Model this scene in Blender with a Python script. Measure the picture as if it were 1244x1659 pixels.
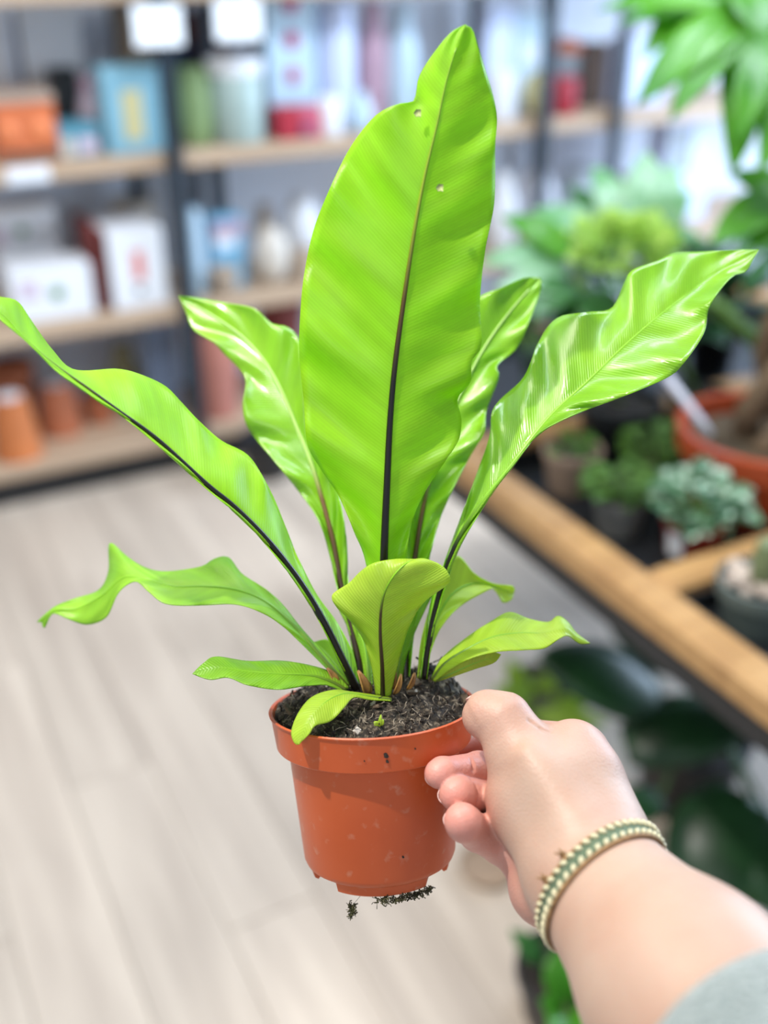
import bpy, math, random
import numpy as np
from mathutils import Vector, Matrix

random.seed(7)
for o in list(bpy.data.objects):
    bpy.data.objects.remove(o)
SC = bpy.context.scene
COL = SC.collection

# ------------------------------------------------------------------ camera
FPX, PITCH, CAMZ = 1700.0, math.radians(29.0), 1.5
cam_d = bpy.data.cameras.new('camera')
cam = bpy.data.objects.new('camera', cam_d)
COL.objects.link(cam)
cam.location = (0, 0, CAMZ)
cam.rotation_euler = (math.pi / 2 - PITCH, 0, 0)
cam_d.sensor_fit = 'VERTICAL'
cam_d.sensor_height = 36.0
cam_d.lens = 36.0 * FPX / 1659.0
cam_d.clip_start = 0.01
cam_d.dof.use_dof = True
cam_d.dof.focus_distance = 0.553
cam_d.dof.aperture_fstop = 2.6
SC.camera = cam

# ------------------------------------------------------------------ world, lights, exposure
world = bpy.data.worlds.new('shop_light')
SC.world = world
world.use_nodes = True
bg = world.node_tree.nodes['Background']
bg.inputs[0].default_value = (0.66, 0.82, 1.0, 1)
bg.inputs[1].default_value = 0.56
SC.view_settings.view_transform = 'Standard'
SC.view_settings.look = 'None'
SC.view_settings.gamma = 1.0
SC.view_settings.use_curve_mapping = False
SC.view_settings.exposure = 0.0

FV = Vector((0, math.cos(PITCH), -math.sin(PITCH)))
UV_ = Vector((0, math.sin(PITCH), math.cos(PITCH)))
XV = Vector((1, 0, 0))
CAM = Vector((0, 0, CAMZ))
AZ = math.radians(27.5)
RU = Vector((math.cos(AZ), math.sin(AZ), 0))
RV = Vector((-math.sin(AZ), math.cos(AZ), 0))


def light(name, kind, loc, target, energy, color, size=0.1, size_y=None, spot=None):
    d = bpy.data.lights.new(name, kind)
    d.energy = energy
    d.color = color
    if kind == 'AREA':
        d.size = size
        if size_y:
            d.shape = 'RECTANGLE'
            d.size_y = size_y
    elif kind == 'SPOT':
        d.spot_size = math.radians(spot)
        d.spot_blend = 0.6
        d.shadow_soft_size = size
    o = bpy.data.objects.new(name, d)
    COL.objects.link(o)
    o.location = loc
    o.rotation_euler = (Vector(target) - Vector(loc)).to_track_quat('-Z', 'Y').to_euler()
    return o


def R_(u, v, z):
    return RU * u + RV * v + Vector((0, 0, z))


WARM, COOL, NEUT = (1.0, 0.90, 0.76), (0.74, 0.85, 1.0), (1.0, 0.97, 0.93)
# ceiling spot a little left of the held plant: the crisp shadows on its pot
light('ceiling_spot', 'SPOT', (-0.74, 0.42, 2.85), (0.02, 0.52, 1.25), 122, NEUT, 0.022, spot=42)
# ceiling tubes over the aisle, the far shelves and the plant table
light('aisle_ceiling_light', 'AREA', (-1.0, 1.0, 2.9), (-0.8, 1.3, 0.0), 38, WARM, 1.6, 0.5)
light('shelf_ceiling_light', 'AREA', tuple(RU * 1.25 + RV * 1.0 + Vector((0, 0, 2.9))), tuple(RU * 1.35 + RV * 3.1 + Vector((0, 0, 0.95))), 60, COOL, 2.4, 0.3)
light('plant_table_ceiling_light', 'AREA', tuple(RU * 1.5 + RV * 1.25 + Vector((0, 0, 2.9))), tuple(RU * 1.3 + RV * 1.0 + Vector((0, 0, 0.8))), 24, COOL, 1.0, 0.4)
# added fill behind the viewer, brightens the pot front, leaves and hand
light('rear_fill_light', 'AREA', (-0.5, -1.7, 2.8), (0.0, 0.5, 1.2), 16, NEUT, 1.2, 0.4)
# unseen cool area light, added at the right to brighten the shelf bays
light('right_fill_light', 'AREA', tuple(R_(4.4, 1.7, 1.5)), tuple(R_(1.0, 2.8, 0.9)), 185, (0.60, 0.77, 1.0), 2.4, 1.9)


# ------------------------------------------------------------------ pixel helpers (a pixel gives a direction only)
def ray(px, py):
    return FV + XV * ((px - 622.0) / FPX) - UV_ * ((py - 829.5) / FPX)


def P(px, py, d):
    return CAM + ray(px, py) * d


def onz(px, py, z):
    r = ray(px, py)
    return CAM + r * ((z - CAMZ) / r.z)


def onv(px, py, v):
    r = ray(px, py)
    t = v / r.dot(RV)
    q = CAM + r * t
    return q.dot(RU), q.z


def R(u, v, z):
    return RU * u + RV * v + Vector((0, 0, z))


# ------------------------------------------------------------------ materials
MATS = {}


def mat(name, color, rough=0.5, noise=0.0, nscale=8.0, bump=0.0, bscale=60.0, color2=None, spec=0.5, metal=0.0,
        trans=0.0, sheen=0.0, rnd=0.0):
    if name in MATS:
        return MATS[name]
    m = bpy.data.materials.new(name)
    m.use_nodes = True
    nt = m.node_tree
    n, l = nt.nodes, nt.links
    b = n['Principled BSDF']
    b.inputs['Roughness'].default_value = rough
    b.inputs['Specular IOR Level'].default_value = spec
    b.inputs['Metallic'].default_value = metal
    b.inputs['Transmission Weight'].default_value = trans
    if sheen:
        b.inputs['Sheen Weight'].default_value = sheen
    c = tuple(color) + (1,)
    tc = n.new('ShaderNodeTexCoord')
    nz = n.new('ShaderNodeTexNoise')
    nz.inputs['Scale'].default_value = nscale
    nz.inputs['Detail'].default_value = 4
    l.new(tc.outputs['Object'], nz.inputs['Vector'])
    ramp = n.new('ShaderNodeValToRGB')
    c2 = tuple(color2) + (1,) if color2 else tuple(x * (1 - noise) for x in color) + (1,)
    ramp.color_ramp.elements[0].position = 0.35
    ramp.color_ramp.elements[1].position = 0.65
    ramp.color_ramp.elements[0].color = c2
    ramp.color_ramp.elements[1].color = c
    l.new(nz.outputs['Fac'], ramp.inputs['Fac'])
    out = ramp.outputs['Color']
    if rnd:
        oi = n.new('ShaderNodeObjectInfo')
        hs = n.new('ShaderNodeHueSaturation')
        mr = n.new('ShaderNodeMapRange')
        mr.inputs['To Min'].default_value = 1 - rnd
        mr.inputs['To Max'].default_value = 1 + rnd
        l.new(oi.outputs['Random'], mr.inputs['Value'])
        l.new(mr.outputs[0], hs.inputs['Value'])
        l.new(out, hs.inputs['Color'])
        out = hs.outputs['Color']
    l.new(out, b.inputs['Base Color'])
    if bump:
        nb = n.new('ShaderNodeTexNoise')
        nb.inputs['Scale'].default_value = bscale
        nb.inputs['Detail'].default_value = 5
        l.new(tc.outputs['Object'], nb.inputs['Vector'])
        bp = n.new('ShaderNodeBump')
        bp.inputs['Strength'].default_value = bump
        bp.inputs['Distance'].default_value = 0.01
        l.new(nb.outputs['Fac'], bp.inputs['Height'])
        l.new(bp.outputs['Normal'], b.inputs['Normal'])
    MATS[name] = m
    return m


def wood_mat(name, c1, c2, rough=0.5, rnd=0.0, stretch=(1, 14, 14), scale=2.2):
    m = bpy.data.materials.new(name)
    m.use_nodes = True
    n, l = m.node_tree.nodes, m.node_tree.links
    b = n['Principled BSDF']
    b.inputs['Roughness'].default_value = rough
    tc = n.new('ShaderNodeTexCoord')
    mp = n.new('ShaderNodeMapping')
    mp.inputs['Scale'].default_value = stretch
    oi = n.new('ShaderNodeObjectInfo')
    mul = n.new('ShaderNodeVectorMath')
    mul.operation = 'SCALE'
    mul.inputs[0].default_value = (9, 5, 3)
    l.new(oi.outputs['Random'], mul.inputs['Scale'])
    l.new(tc.outputs['Object'], mp.inputs['Vector'])
    l.new(mul.outputs[0], mp.inputs['Location'])
    nz = n.new('ShaderNodeTexNoise')
    nz.inputs['Scale'].default_value = scale
    nz.inputs['Detail'].default_value = 6
    nz.inputs['Distortion'].default_value = 0.6
    l.new(mp.outputs[0], nz.inputs['Vector'])
    ramp = n.new('ShaderNodeValToRGB')
    ramp.color_ramp.elements[0].position = 0.3
    ramp.color_ramp.elements[1].position = 0.62
    ramp.color_ramp.elements[0].color = tuple(c2) + (1,)
    ramp.color_ramp.elements[1].color = tuple(c1) + (1,)
    l.new(nz.outputs['Fac'], ramp.inputs['Fac'])
    out = ramp.outputs['Color']
    if rnd:
        hs = n.new('ShaderNodeHueSaturation')
        mr = n.new('ShaderNodeMapRange')
        mr.inputs['To Min'].default_value = 1 - rnd
        mr.inputs['To Max'].default_value = 1 + rnd
        l.new(oi.outputs['Random'], mr.inputs['Value'])
        l.new(mr.outputs[0], hs.inputs['Value'])
        l.new(out, hs.inputs['Color'])
        out = hs.outputs['Color']
    l.new(out, b.inputs['Base Color'])
    MATS[name] = m
    return m


def leaf_mat(name, c1, c2, transl=0.45, rough=0.3, vein=0.0, vscale=700.0, hatch=False, spots=False, tcol=None, coat=0.0,
             ripbump=0.0):
    """leaf: UV map 'leaf' = (along 0..1, across 0..1), UV map 'metric' = metres along and across"""
    m = bpy.data.materials.new(name)
    m.use_nodes = True
    nt = m.node_tree
    n, l = nt.nodes, nt.links
    b = n['Principled BSDF']
    out = n['Material Output']
    b.inputs['Roughness'].default_value = rough
    b.inputs['Specular IOR Level'].default_value = 0.5
    b.inputs['Coat Weight'].default_value = coat
    b.inputs['Coat Roughness'].default_value = 0.17
    tc = n.new('ShaderNodeTexCoord')
    nz = n.new('ShaderNodeTexNoise')
    nz.inputs['Scale'].default_value = 22 if vein else 9
    nz.inputs['Detail'].default_value = 3
    l.new(tc.outputs['Object'], nz.inputs['Vector'])
    ramp = n.new('ShaderNodeValToRGB')
    ramp.color_ramp.elements[0].position = 0.36
    ramp.color_ramp.elements[1].position = 0.64
    ramp.color_ramp.elements[0].color = tuple(c2) + (1,)
    ramp.color_ramp.elements[1].color = tuple(c1) + (1,)
    l.new(nz.outputs['Fac'], ramp.inputs['Fac'])
    col = ramp.outputs['Color']
    nrm = None

    def math_(op, a, bb=None):
        q = n.new('ShaderNodeMath')
        q.operation = op
        for i, vv in enumerate((a, bb)):
            if vv is None:
                continue
            if isinstance(vv, (int, float)):
                q.inputs[i].default_value = vv
            else:
                l.new(vv, q.inputs[i])
        return q.outputs[0]

    if vein:
        um = n.new('ShaderNodeUVMap')
        um.uv_map = 'metric'
        sp = n.new('ShaderNodeSeparateXYZ')
        l.new(um.outputs[0], sp.inputs[0])
        al, ac = sp.outputs[0], math_('ABSOLUTE', sp.outputs[1])
        ph = math_('SUBTRACT', al, math_('MULTIPLY', ac, 0.58))
        w = math_('SINE', math_('MULTIPLY', ph, vscale * 2 * math.pi))
        # slow streaks that run along the veins
        cb = n.new('ShaderNodeCombineXYZ')
        l.new(math_('MULTIPLY', ph, 90.0), cb.inputs[0])
        l.new(math_('MULTIPLY', sp.outputs[1], 9.0), cb.inputs[1])
        st = n.new('ShaderNodeTexNoise')
        st.inputs['Scale'].default_value = 1.0
        st.inputs['Detail'].default_value = 3
        l.new(cb.outputs[0], st.inputs['Vector'])
        mixf = math_('ADD', math_('MULTIPLY', w, 0.022), math_('MULTIPLY', math_('SUBTRACT', st.outputs['Fac'], 0.5), 0.5))
        hs = n.new('ShaderNodeHueSaturation')
        l.new(math_('ADD', mixf, 1.0), hs.inputs['Value'])
        l.new(col, hs.inputs['Color'])
        col = hs.outputs['Color']
        bp = n.new('ShaderNodeBump')
        bp.inputs['Strength'].default_value = vein
        bp.inputs['Distance'].default_value = 0.0004
        hsum = math_('ADD', math_('MULTIPLY', w, 0.5), math_('MULTIPLY', st.outputs['Fac'], 3.0 + ripbump))
        l.new(hsum, bp.inputs['Height'])
        nrm = bp.outputs['Normal']
        if hatch:   # dark spore lines beside the rib near the leaf base
            u2 = n.new('ShaderNodeUVMap')
            u2.uv_map = 'leaf'
            s2 = n.new('ShaderNodeSeparateXYZ')
            l.new(u2.outputs[0], s2.inputs[0])
            ph2 = math_('SUBTRACT', al, math_('MULTIPLY', ac, 1.5))
            f = math_('FRACT', math_('MULTIPLY', ph2, 190.0))
            ln = math_('LESS_THAN', f, 0.16)
            near = math_('LESS_THAN', s2.outputs[0], hatch)
            nar = math_('LESS_THAN', math_('ABSOLUTE', math_('SUBTRACT', s2.outputs[1], 0.5)), 0.40)
            k = math_('MULTIPLY', math_('MULTIPLY', ln, near), math_('MULTIPLY', nar, 0.8))
            mx = n.new('ShaderNodeMixRGB')
            l.new(k, mx.inputs[0])
            l.new(col, mx.inputs[1])
            mx.inputs[2].default_value = (0.06, 0.12, 0.01, 1)
            col = mx.outputs[0]
    if spots:
        vz = n.new('ShaderNodeTexNoise')
        vz.inputs['Scale'].default_value = spots
        vz.inputs['Detail'].default_value = 2
        l.new(tc.outputs['Object'], vz.inputs['Vector'])
        rr = n.new('ShaderNodeValToRGB')
        rr.color_ramp.elements[0].position = 0.52
        rr.color_ramp.elements[1].position = 0.60
        l.new(vz.outputs['Fac'], rr.inputs['Fac'])
        mx = n.new('ShaderNodeMixRGB')
        l.new(rr.outputs[0], mx.inputs[0])
        l.new(col, mx.inputs[1])
        mx.inputs[2].default_value = (0.62, 0.78, 0.60, 1)
        col = mx.outputs[0]
    l.new(col, b.inputs['Base Color'])
    tr = n.new('ShaderNodeBsdfTranslucent')
    tm = n.new('ShaderNodeMixRGB')
    tm.blend_type = 'MULTIPLY'
    tm.inputs[0].default_value = 1.0
    tm.inputs[2].default_value = tuple(tcol or (1.0, 1.0, 0.7)) + (1,)
    l.new(col, tm.inputs[1])
    l.new(tm.outputs[0], tr.inputs['Color'])
    if nrm:
        l.new(nrm, b.inputs['Normal'])
        l.new(nrm, tr.inputs['Normal'])
    mix = n.new('ShaderNodeMixShader')
    mix.inputs[0].default_value = transl
    l.new(b.outputs[0], mix.inputs[1])
    l.new(tr.outputs[0], mix.inputs[2])
    l.new(mix.outputs[0], out.inputs['Surface'])
    MATS[name] = m
    return m


# ------------------------------------------------------------------ object helpers
def new_mesh(name, verts, faces, material, smooth=True):
    me = bpy.data.meshes.new(name)
    me.from_pydata([tuple(v) for v in verts], [], faces)
    me.update()
    if smooth:
        me.polygons.foreach_set('use_smooth', [True] * len(me.polygons))
    if material is not None:
        me.materials.append(material)
    return me


def obj(name, me, parent=None, loc=None, rotz=None):
    o = bpy.data.objects.new(name, me)
    COL.objects.link(o)
    if parent is not None:
        o.parent = parent
    if loc is not None:
        o.location = loc
    if rotz is not None:
        o.rotation_euler = (0, 0, rotz)
    return o


def tag(o, label, cat, group=None):
    o['label'] = label
    o['category'] = cat
    if group:
        o['group'] = group
    return o


def thing(name, label, cat, loc=(0, 0, 0), rotz=0.0, group=None):
    o = bpy.data.objects.new(name, None)
    o.empty_display_size = 0.05
    COL.objects.link(o)
    o.location = loc
    o.rotation_euler = (0, 0, rotz)
    return tag(o, label, cat, group)


def structure(o):
    o['kind'] = 'structure'
    return o


def box_geo(x0, x1, y0, y1, z0, z1, bev=0.0):
    """box with bevelled vertical and horizontal edges (chamfer)"""
    if bev <= 0:
        v = [(x, y, z) for z in (z0, z1) for y in (y0, y1) for x in (x0, x1)]
        f = [(0, 2, 3, 1), (4, 5, 7, 6), (0, 1, 5, 4), (2, 6, 7, 3), (0, 4, 6, 2), (1, 3, 7, 5)]
        return v, f
    b = min(bev, (x1 - x0) * 0.45, (y1 - y0) * 0.45, (z1 - z0) * 0.45)
    def ring(i, z):
        a0, a1, c0, c1 = x0 + i, x1 - i, y0 + i, y1 - i
        k = b if i == 0 else b * 0.6
        return [(a0 + k, c0, z), (a1 - k, c0, z), (a1, c0 + k, z), (a1, c1 - k, z), (a1 - k, c1, z), (a0 + k, c1, z), (a0, c1 - k, z), (a0, c0 + k, z)]
    rings = [ring(b, z0), ring(0, z0 + b), ring(0, z1 - b), ring(b, z1)]
    v = [q for r_ in rings for q in r_]
    f = [tuple(range(7, -1, -1)), tuple(range(24, 32))]
    for k in range(3):
        for i in range(8):
            j = (i + 1) % 8
            f.append((k * 8 + i, k * 8 + j, k * 8 + 8 + j, k * 8 + 8 + i))
    return v, f


def box(name, parent, x0, x1, y0, y1, z0, z1, material, bev=0.004):
    v, f = box_geo(x0, x1, y0, y1, z0, z1, bev)
    return obj(name, new_mesh(name, v, f, material, smooth=False), parent)


def lathe_geo(prof, n=32, cap0=True, cap1=True, M=None):
    v, f = [], []
    for (r, z) in prof:
        for i in range(n):
            a = 2 * math.pi * i / n
            v.append((r * math.cos(a), r * math.sin(a), z))
    for k in range(len(prof) - 1):
        for i in range(n):
            j = (i + 1) % n
            f.append((k * n + i, k * n + j, (k + 1) * n + j, (k + 1) * n + i))
    if cap0:
        f.append(tuple(range(n - 1, -1, -1)))
    if cap1:
        f.append(tuple(range((len(prof) - 1) * n, len(prof) * n)))
    if M is not None:
        v = [tuple(M @ Vector(q)) for q in v]
    return v, f


def lathe(name, parent, prof, material, n=32, cap0=True, cap1=True, smooth=True, M=None):
    v, f = lathe_geo(prof, n, cap0, cap1, M)
    me = new_mesh(name, v, f, material, smooth)
    if smooth:
        try:
            me.set_sharp_from_angle(angle=math.radians(40))
        except Exception:
            pass
    return obj(name, me, parent)


def tube_geo(pts, radii, n=8):
    pts = [Vector(p) for p in pts]
    v, f = [], []
    up = Vector((0.31, 0.17, 0.93))
    for i, p in enumerate(pts):
        t = (pts[min(i + 1, len(pts) - 1)] - pts[max(i - 1, 0)])
        t = t.normalized() if t.length > 1e-9 else Vector((0, 0, 1))
        a = t.cross(up)
        if a.length < 1e-4:
            a = t.cross(Vector((1, 0, 0)))
        a.normalize()
        b = t.cross(a)
        r = radii[i] if hasattr(radii, '__len__') else radii
        for k in range(n):
            an = 2 * math.pi * k / n
            v.append(p + (a * math.cos(an) + b * math.sin(an)) * r)
    for i in range(len(pts) - 1):
        for k in range(n):
            j = (k + 1) % n
            f.append((i * n + k, i * n + j, (i + 1) * n + j, (i + 1) * n + k))
    f.append(tuple(range(n - 1, -1, -1)))
    f.append(tuple(range((len(pts) - 1) * n, len(pts) * n)))
    return v, f


def tube(name, parent, pts, radii, material, n=8, origin=None):
    v, f = tube_geo(pts, radii, n)
    if origin is not None:
        v = [q - Vector(origin) for q in v]
    return obj(name, new_mesh(name, v, f, material), parent)


def cr(arr, m):
    """Catmull-Rom resample of an (n,k) array by chord length -> m points, with parameter 0..1"""
    a = np.asarray(arr, float)
    d = np.r_[0, np.cumsum(np.maximum(np.linalg.norm(np.diff(a[:, :2], axis=0), axis=1), 1e-6))]
    s = np.linspace(0, d[-1], m)
    out = np.zeros((m, a.shape[1]))
    ext = np.vstack([2 * a[0] - a[1], a, 2 * a[-1] - a[-2]])
    for i, q in enumerate(s):
        k = min(max(int(np.searchsorted(d, q, side='right')) - 1, 0), len(a) - 2)
        t = (q - d[k]) / max(d[k + 1] - d[k], 1e-9)
        p0, p1, p2, p3 = ext[k], ext[k + 1], ext[k + 2], ext[k + 3]
        out[i] = 0.5 * ((2 * p1) + (-p0 + p2) * t + (2 * p0 - 5 * p1 + 4 * p2 - p3) * t * t + (-p0 + 3 * p1 - 3 * p2 + p3) * t ** 3)
    return out


def copy_tree(o, parent=None):
    c = o.copy()
    COL.objects.link(c)
    c.parent = parent
    for ch in o.children:
        copy_tree(ch, c)
    return c


# ------------------------------------------------------------------ palette
W_FLOOR = wood_mat('floor_laminate', (0.65, 0.545, 0.44), (0.50, 0.41, 0.33), 0.42, rnd=0.075, stretch=(9, 0.7, 9), scale=2.0)
W_SHELF = wood_mat('pale_oak', (0.52, 0.38, 0.26), (0.42, 0.29, 0.19), 0.5)
W_TABLE = wood_mat('honey_pine', (0.44, 0.25, 0.095), (0.31, 0.16, 0.055), 0.38)
M_STEEL = mat('blue_black_steel', (0.012, 0.022, 0.034), 0.45, noise=0.3)
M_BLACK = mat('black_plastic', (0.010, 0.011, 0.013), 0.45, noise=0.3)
M_WALL = mat('lilac_white_wall', (0.80, 0.86, 0.97), 0.8, noise=0.06, nscale=3)
M_WHITE = mat('white_card', (0.80, 0.82, 0.86), 0.6, noise=0.05)
M_CREAM = mat('cream_ceramic', (0.66, 0.60, 0.52), 0.4, noise=0.1)
M_TERRA = mat('terracotta', (0.46, 0.14, 0.06), 0.7, noise=0.25)
M_TERRA_O = mat('orange_terracotta', (0.62, 0.19, 0.055), 0.7, noise=0.2)
M_TERRA_P = mat('dusty_pink_terracotta', (0.52, 0.20, 0.15), 0.75, noise=0.15)
M_SOIL = mat('dark_soil', (0.05, 0.036, 0.026), 0.95, color2=(0.012, 0.009, 0.007), nscale=70, bump=0.6, bscale=90)
M_STEM = mat('plant_stem', (0.16, 0.30, 0.06), 0.5, noise=0.3)

# ================================================================== THE ROOM
V0 = 2.93          # front plane of the shelving
fl = structure(box('floor', None, -2.6, 4.4, -0.8, 3.6, -0.05, -0.012, mat('floor_joint', (0.46, 0.38, 0.30), 0.7, noise=0.1), 0))
fl.rotation_euler = (0, 0, AZ)
PW, PL = 0.165, 1.25
pv, pf = box_geo(0.0008, PW - 0.0008, 0.0008, PL - 0.0008, -0.012, 0.0, 0.0010)
plank_me = new_mesh('plank', pv, pf, W_FLOOR, smooth=False)
for i in range(-11, 20):
    off = (i * 0.47) % PL
    for j in range(-1, 4):
        u0, v0 = i * PW, -0.9 + j * PL - off + 0.55
        if v0 > 3.4 or v0 + PL < -0.5:
            continue
        o = obj('plank', plank_me, fl)
        o.location = (u0, v0, 0)
w = structure(box('wall_back', None, -2.6, 7.0, V0 + 0.50, V0 + 0.60, 0, 2.9, M_WALL, 0))
w.rotation_euler = (0, 0, AZ)
bb = structure(box('baseboard_back', None, -2.6, 7.0, V0 + 0.485, V0 + 0.50, 0.0, 0.09, M_WHITE, 0.003))
bb.rotation_euler = (0, 0, AZ)

# ================================================================== SHELVING
LV = [0.13, 0.535, 0.965, 1.385]       # tops of the boards
BT, DEP = 0.045, 0.40


def shelving(label, u0, u1, posts):
    t = thing('shelving_unit', label, 'shelf', R(u0, V0, 0), AZ, 'steel and oak shelving along the back wall')
    for z in LV:
        box('shelf_board', t, 0, u1 - u0, 0.004, DEP, z - BT, z, W_SHELF, 0.004)
    box('plinth', t, 0.01, u1 - u0 - 0.01, 0.02, DEP - 0.02, 0.0, LV[0] - BT - 0.001, M_BLACK, 0.003)
    for up in posts:
        up, vf = up if isinstance(up, tuple) else (up, -0.036)
        for v in (vf, DEP + 0.002):
            box('post', t, up - u0 - 0.02, up - u0 + 0.02, v, v + 0.034, 0, 2.0, M_STEEL, 0.004)
        box('cross_brace', t, up - u0 - 0.012, up - u0 + 0.012, 0, DEP, 1.86, 1.89, M_STEEL, 0.003)
    return t


shelving('steel-framed oak shelving at the left, holding terracotta pots on its bottom board', -0.75, 0.893, (-0.70, 0.868))
shelving('steel-framed oak shelving behind the tallest fern leaf, with vases and red boxes', 0.90, 2.125, ((1.06, 0.185), 2.095))
shelving('steel-framed oak shelving at the right, mostly hidden behind the table plants', 2.132, 3.9, (2.39, 3.85))


def slot(x0, x1, ytop, level, dv=0.06):
    """pixel columns and top row on one board -> u centre, width, height at that place on the board"""
    z = LV[level]
    ybase = 0
    for y in range(-200, 1000, 2):
        if onv((x0 + x1) / 2, y, V0 + dv)[1] <= z:
            ybase = y
            break
    ym = (ytop + ybase) / 2
    ua = onv(x0, ym, V0 + dv)[0]
    ub = onv(x1, ym, V0 + dv)[0]
    zt = onv((x0 + x1) / 2, ytop, V0 + dv)[1]
    return (ua + ub) / 2, ub - ua, max(zt - z, 0.02)


def sthing(name, label, cat, x0, x1, ytop, level, dv, group=None):
    u, w_, h = slot(x0, x1, ytop, level, dv)
    return thing(name, label, cat, R(u, V0 + dv, LV[level] + 0.0005), AZ, group), w_, h


def s_box(name, label, cat, x0, x1, ytop, level, dv, depth, body, marks=(), lid=None, group=None, side=None):
    """carton: body + printed patches on the front (fractions of the front face)"""
    t, w_, h = sthing(name, label, cat, x0, x1, ytop, level, dv, group)
    hh = h * 0.86 if lid else h
    box('body', t, -w_ / 2, w_ / 2, 0, depth, 0, hh, body, 0.003)
    if lid:
        box('lid', t, -w_ / 2 - 0.003, w_ / 2 + 0.003, -0.003, depth + 0.003, hh, h, lid, 0.003)
    if side:
        box('side_panel', t, -w_ / 2 - 0.002, -w_ / 2, 0.002, depth - 0.002, 0.003, hh - 0.003, side, 0)
    for (fx, fz, fr, m_, shape) in marks:
        x, z, r = (fx - 0.5) * w_, fz * hh, fr * w_
        if shape == 'dot':
            v, f = lathe_geo([(0.001, 0), (r, 0), (r, 0.0015), (0.001, 0.0015)], 20)
            v = [(x + q[0], -0.0016 + q[2], z + q[1]) for q in v]
            obj('printed_dot', new_mesh('printed_dot', v, f, m_), t)
        elif shape == 'leafprint':
            for k in range(5):
                a = (k - 2) * 0.5
                tx, tz = x + math.sin(a) * r, z + math.cos(a) * r * 1.3
                v = [(x - r * .12, -.001, z - r * .2), (x + r * .12, -.001, z - r * .2), ((x + tx) / 2 + r * .22, -.0012, (z + tz) / 2), (tx, -.001, tz), ((x + tx) / 2 - r * .22, -.0012, (z + tz) / 2)]
                obj('printed_leaf', new_mesh('printed_leaf', v, [(0, 1, 2, 3, 4)], m_, False), t)
        else:
            box('printed_patch', t, x - r, x + r, -0.0012, 0.0, z - r * shape, z + r * shape, m_, 0)
    return t


def s_lathe(name, label, cat, x0, x1, ytop, level, dv, prof, body, group=None, extra=None):
    """turned thing: prof in fractions (r of half width, z of height)"""
    t, w_, h = sthing(name, label, cat, x0, x1, ytop, level, dv, group)
    r = w_ / 2
    t.location = R(t.location.dot(RU), V0 + dv + r, t.location.z)
    lathe('body', t, [(max(a * r, 0.001), b * h) for a, b in prof], body, 28)
    if extra:
        nm, pr, mm = extra
        lathe(nm, t, [(max(a * r, 0.001), b * h) for a, b in pr], mm, 28)
    return t


CYL = [(0.94, 0), (1, 0.03), (1, 0.97), (0.94, 1.0), (0.84, 1.0), (0.84, 0.93), (0, 0.93)]
VASE = [(0.62, 0), (0.75, 0.05), (1, 0.38), (0.92, 0.62), (0.52, 0.86), (0.56, 1.0), (0.46, 1.0), (0.42, 0.86), (0, 0.8)]
TALLV = [(0.8, 0), (0.88, 0.02), (1, 0.3), (0.98, 0.7), (0.86, 0.97), (0.9, 1.0), (0.78, 1.0), (0.75, 0.9), (0, 0.88)]
POTP = [(0.70, 0), (0.72, 0.01), (0.92, 0.80), (1.0, 0.80), (1.0, 1.0), (0.90, 1.0), (0.86, 0.86), (0, 0.84)]
BOTT = [(0.9, 0), (1, 0.03), (1, 0.62), (0.82, 0.72), (0.40, 0.80), (0.38, 0.98), (0, 1.0)]
BOWL = [(0.5, 0), (0.55, 0.05), (0.88, 0.5), (1.0, 1.0), (0.92, 1.0), (0.78, 0.5), (0, 0.2)]
BALL = [(0.3, 0)] + [(math.sin(a), 0.5 - 0.5 * math.cos(a)) for a in [0.4 + 0.27 * i for i in range(10)]] + [(0.05, 1.0)]

c_orange = mat('tin_orange', (0.66, 0.17, 0.06), 0.5, noise=0.2)
c_orange2 = mat('tin_orange_print', (0.85, 0.25, 0.09), 0.5, noise=0.1)
c_tan = mat('tan_lid', (0.42, 0.31, 0.24), 0.6, noise=0.15)
c_brown = mat('dark_brown', (0.10, 0.06, 0.04), 0.6, noise=0.3)
c_teal = mat('teal_card', (0.10, 0.30, 0.40), 0.5, noise=0.2)
c_teal2 = mat('teal_card_light', (0.24, 0.48, 0.60), 0.5, noise=0.15)
c_pink = mat('dusty_pink', (0.50, 0.32, 0.40), 0.6, noise=0.2)
c_palepink = mat('pale_pink', (0.66, 0.55, 0.66), 0.5, noise=0.15)
c_yell = mat('pale_yellow', (0.62, 0.56, 0.28), 0.5, noise=0.15)
c_green = mat('sage_green_glaze', (0.25, 0.36, 0.15), 0.35, noise=0.2)
c_sage = mat('pale_sage_glaze', (0.36, 0.46, 0.43), 0.35, noise=0.1)
c_red = mat('deep_red_card', (0.42, 0.02, 0.04), 0.5, noise=0.2)
c_rose = mat('rose_red_card', (0.55, 0.10, 0.16), 0.5, noise=0.15)
c_mar = mat('maroon_card', (0.20, 0.035, 0.03), 0.6, noise=0.2)
c_dot = mat('raspberry_print', (0.42, 0.04, 0.15), 0.5)
c_navy = mat('navy_card', (0.015, 0.045, 0.12), 0.5, noise=0.2)
c_lav = mat('lavender_white', (0.58, 0.66, 0.88), 0.5, noise=0.06)
c_ice = mat('ice_blue', (0.50, 0.66, 0.78), 0.45, noise=0.1)
c_blue = mat('sky_blue', (0.20, 0.48, 0.70), 0.45, noise=0.2)
c_leafp = mat('green_print', (0.05, 0.24, 0.07), 0.6, noise=0.3)
c_redp = mat('coral_print', (0.70, 0.20, 0.18), 0.6)
c_dark = mat('charcoal_print', (0.03, 0.05, 0.06), 0.6)
c_sand = mat('sand_ceramic', (0.48, 0.38, 0.29), 0.55, noise=0.15)
c_grey = mat('grey_ceramic', (0.34, 0.38, 0.42), 0.5, noise=0.15)

G1 = 'goods on the middle oak boards'
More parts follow.
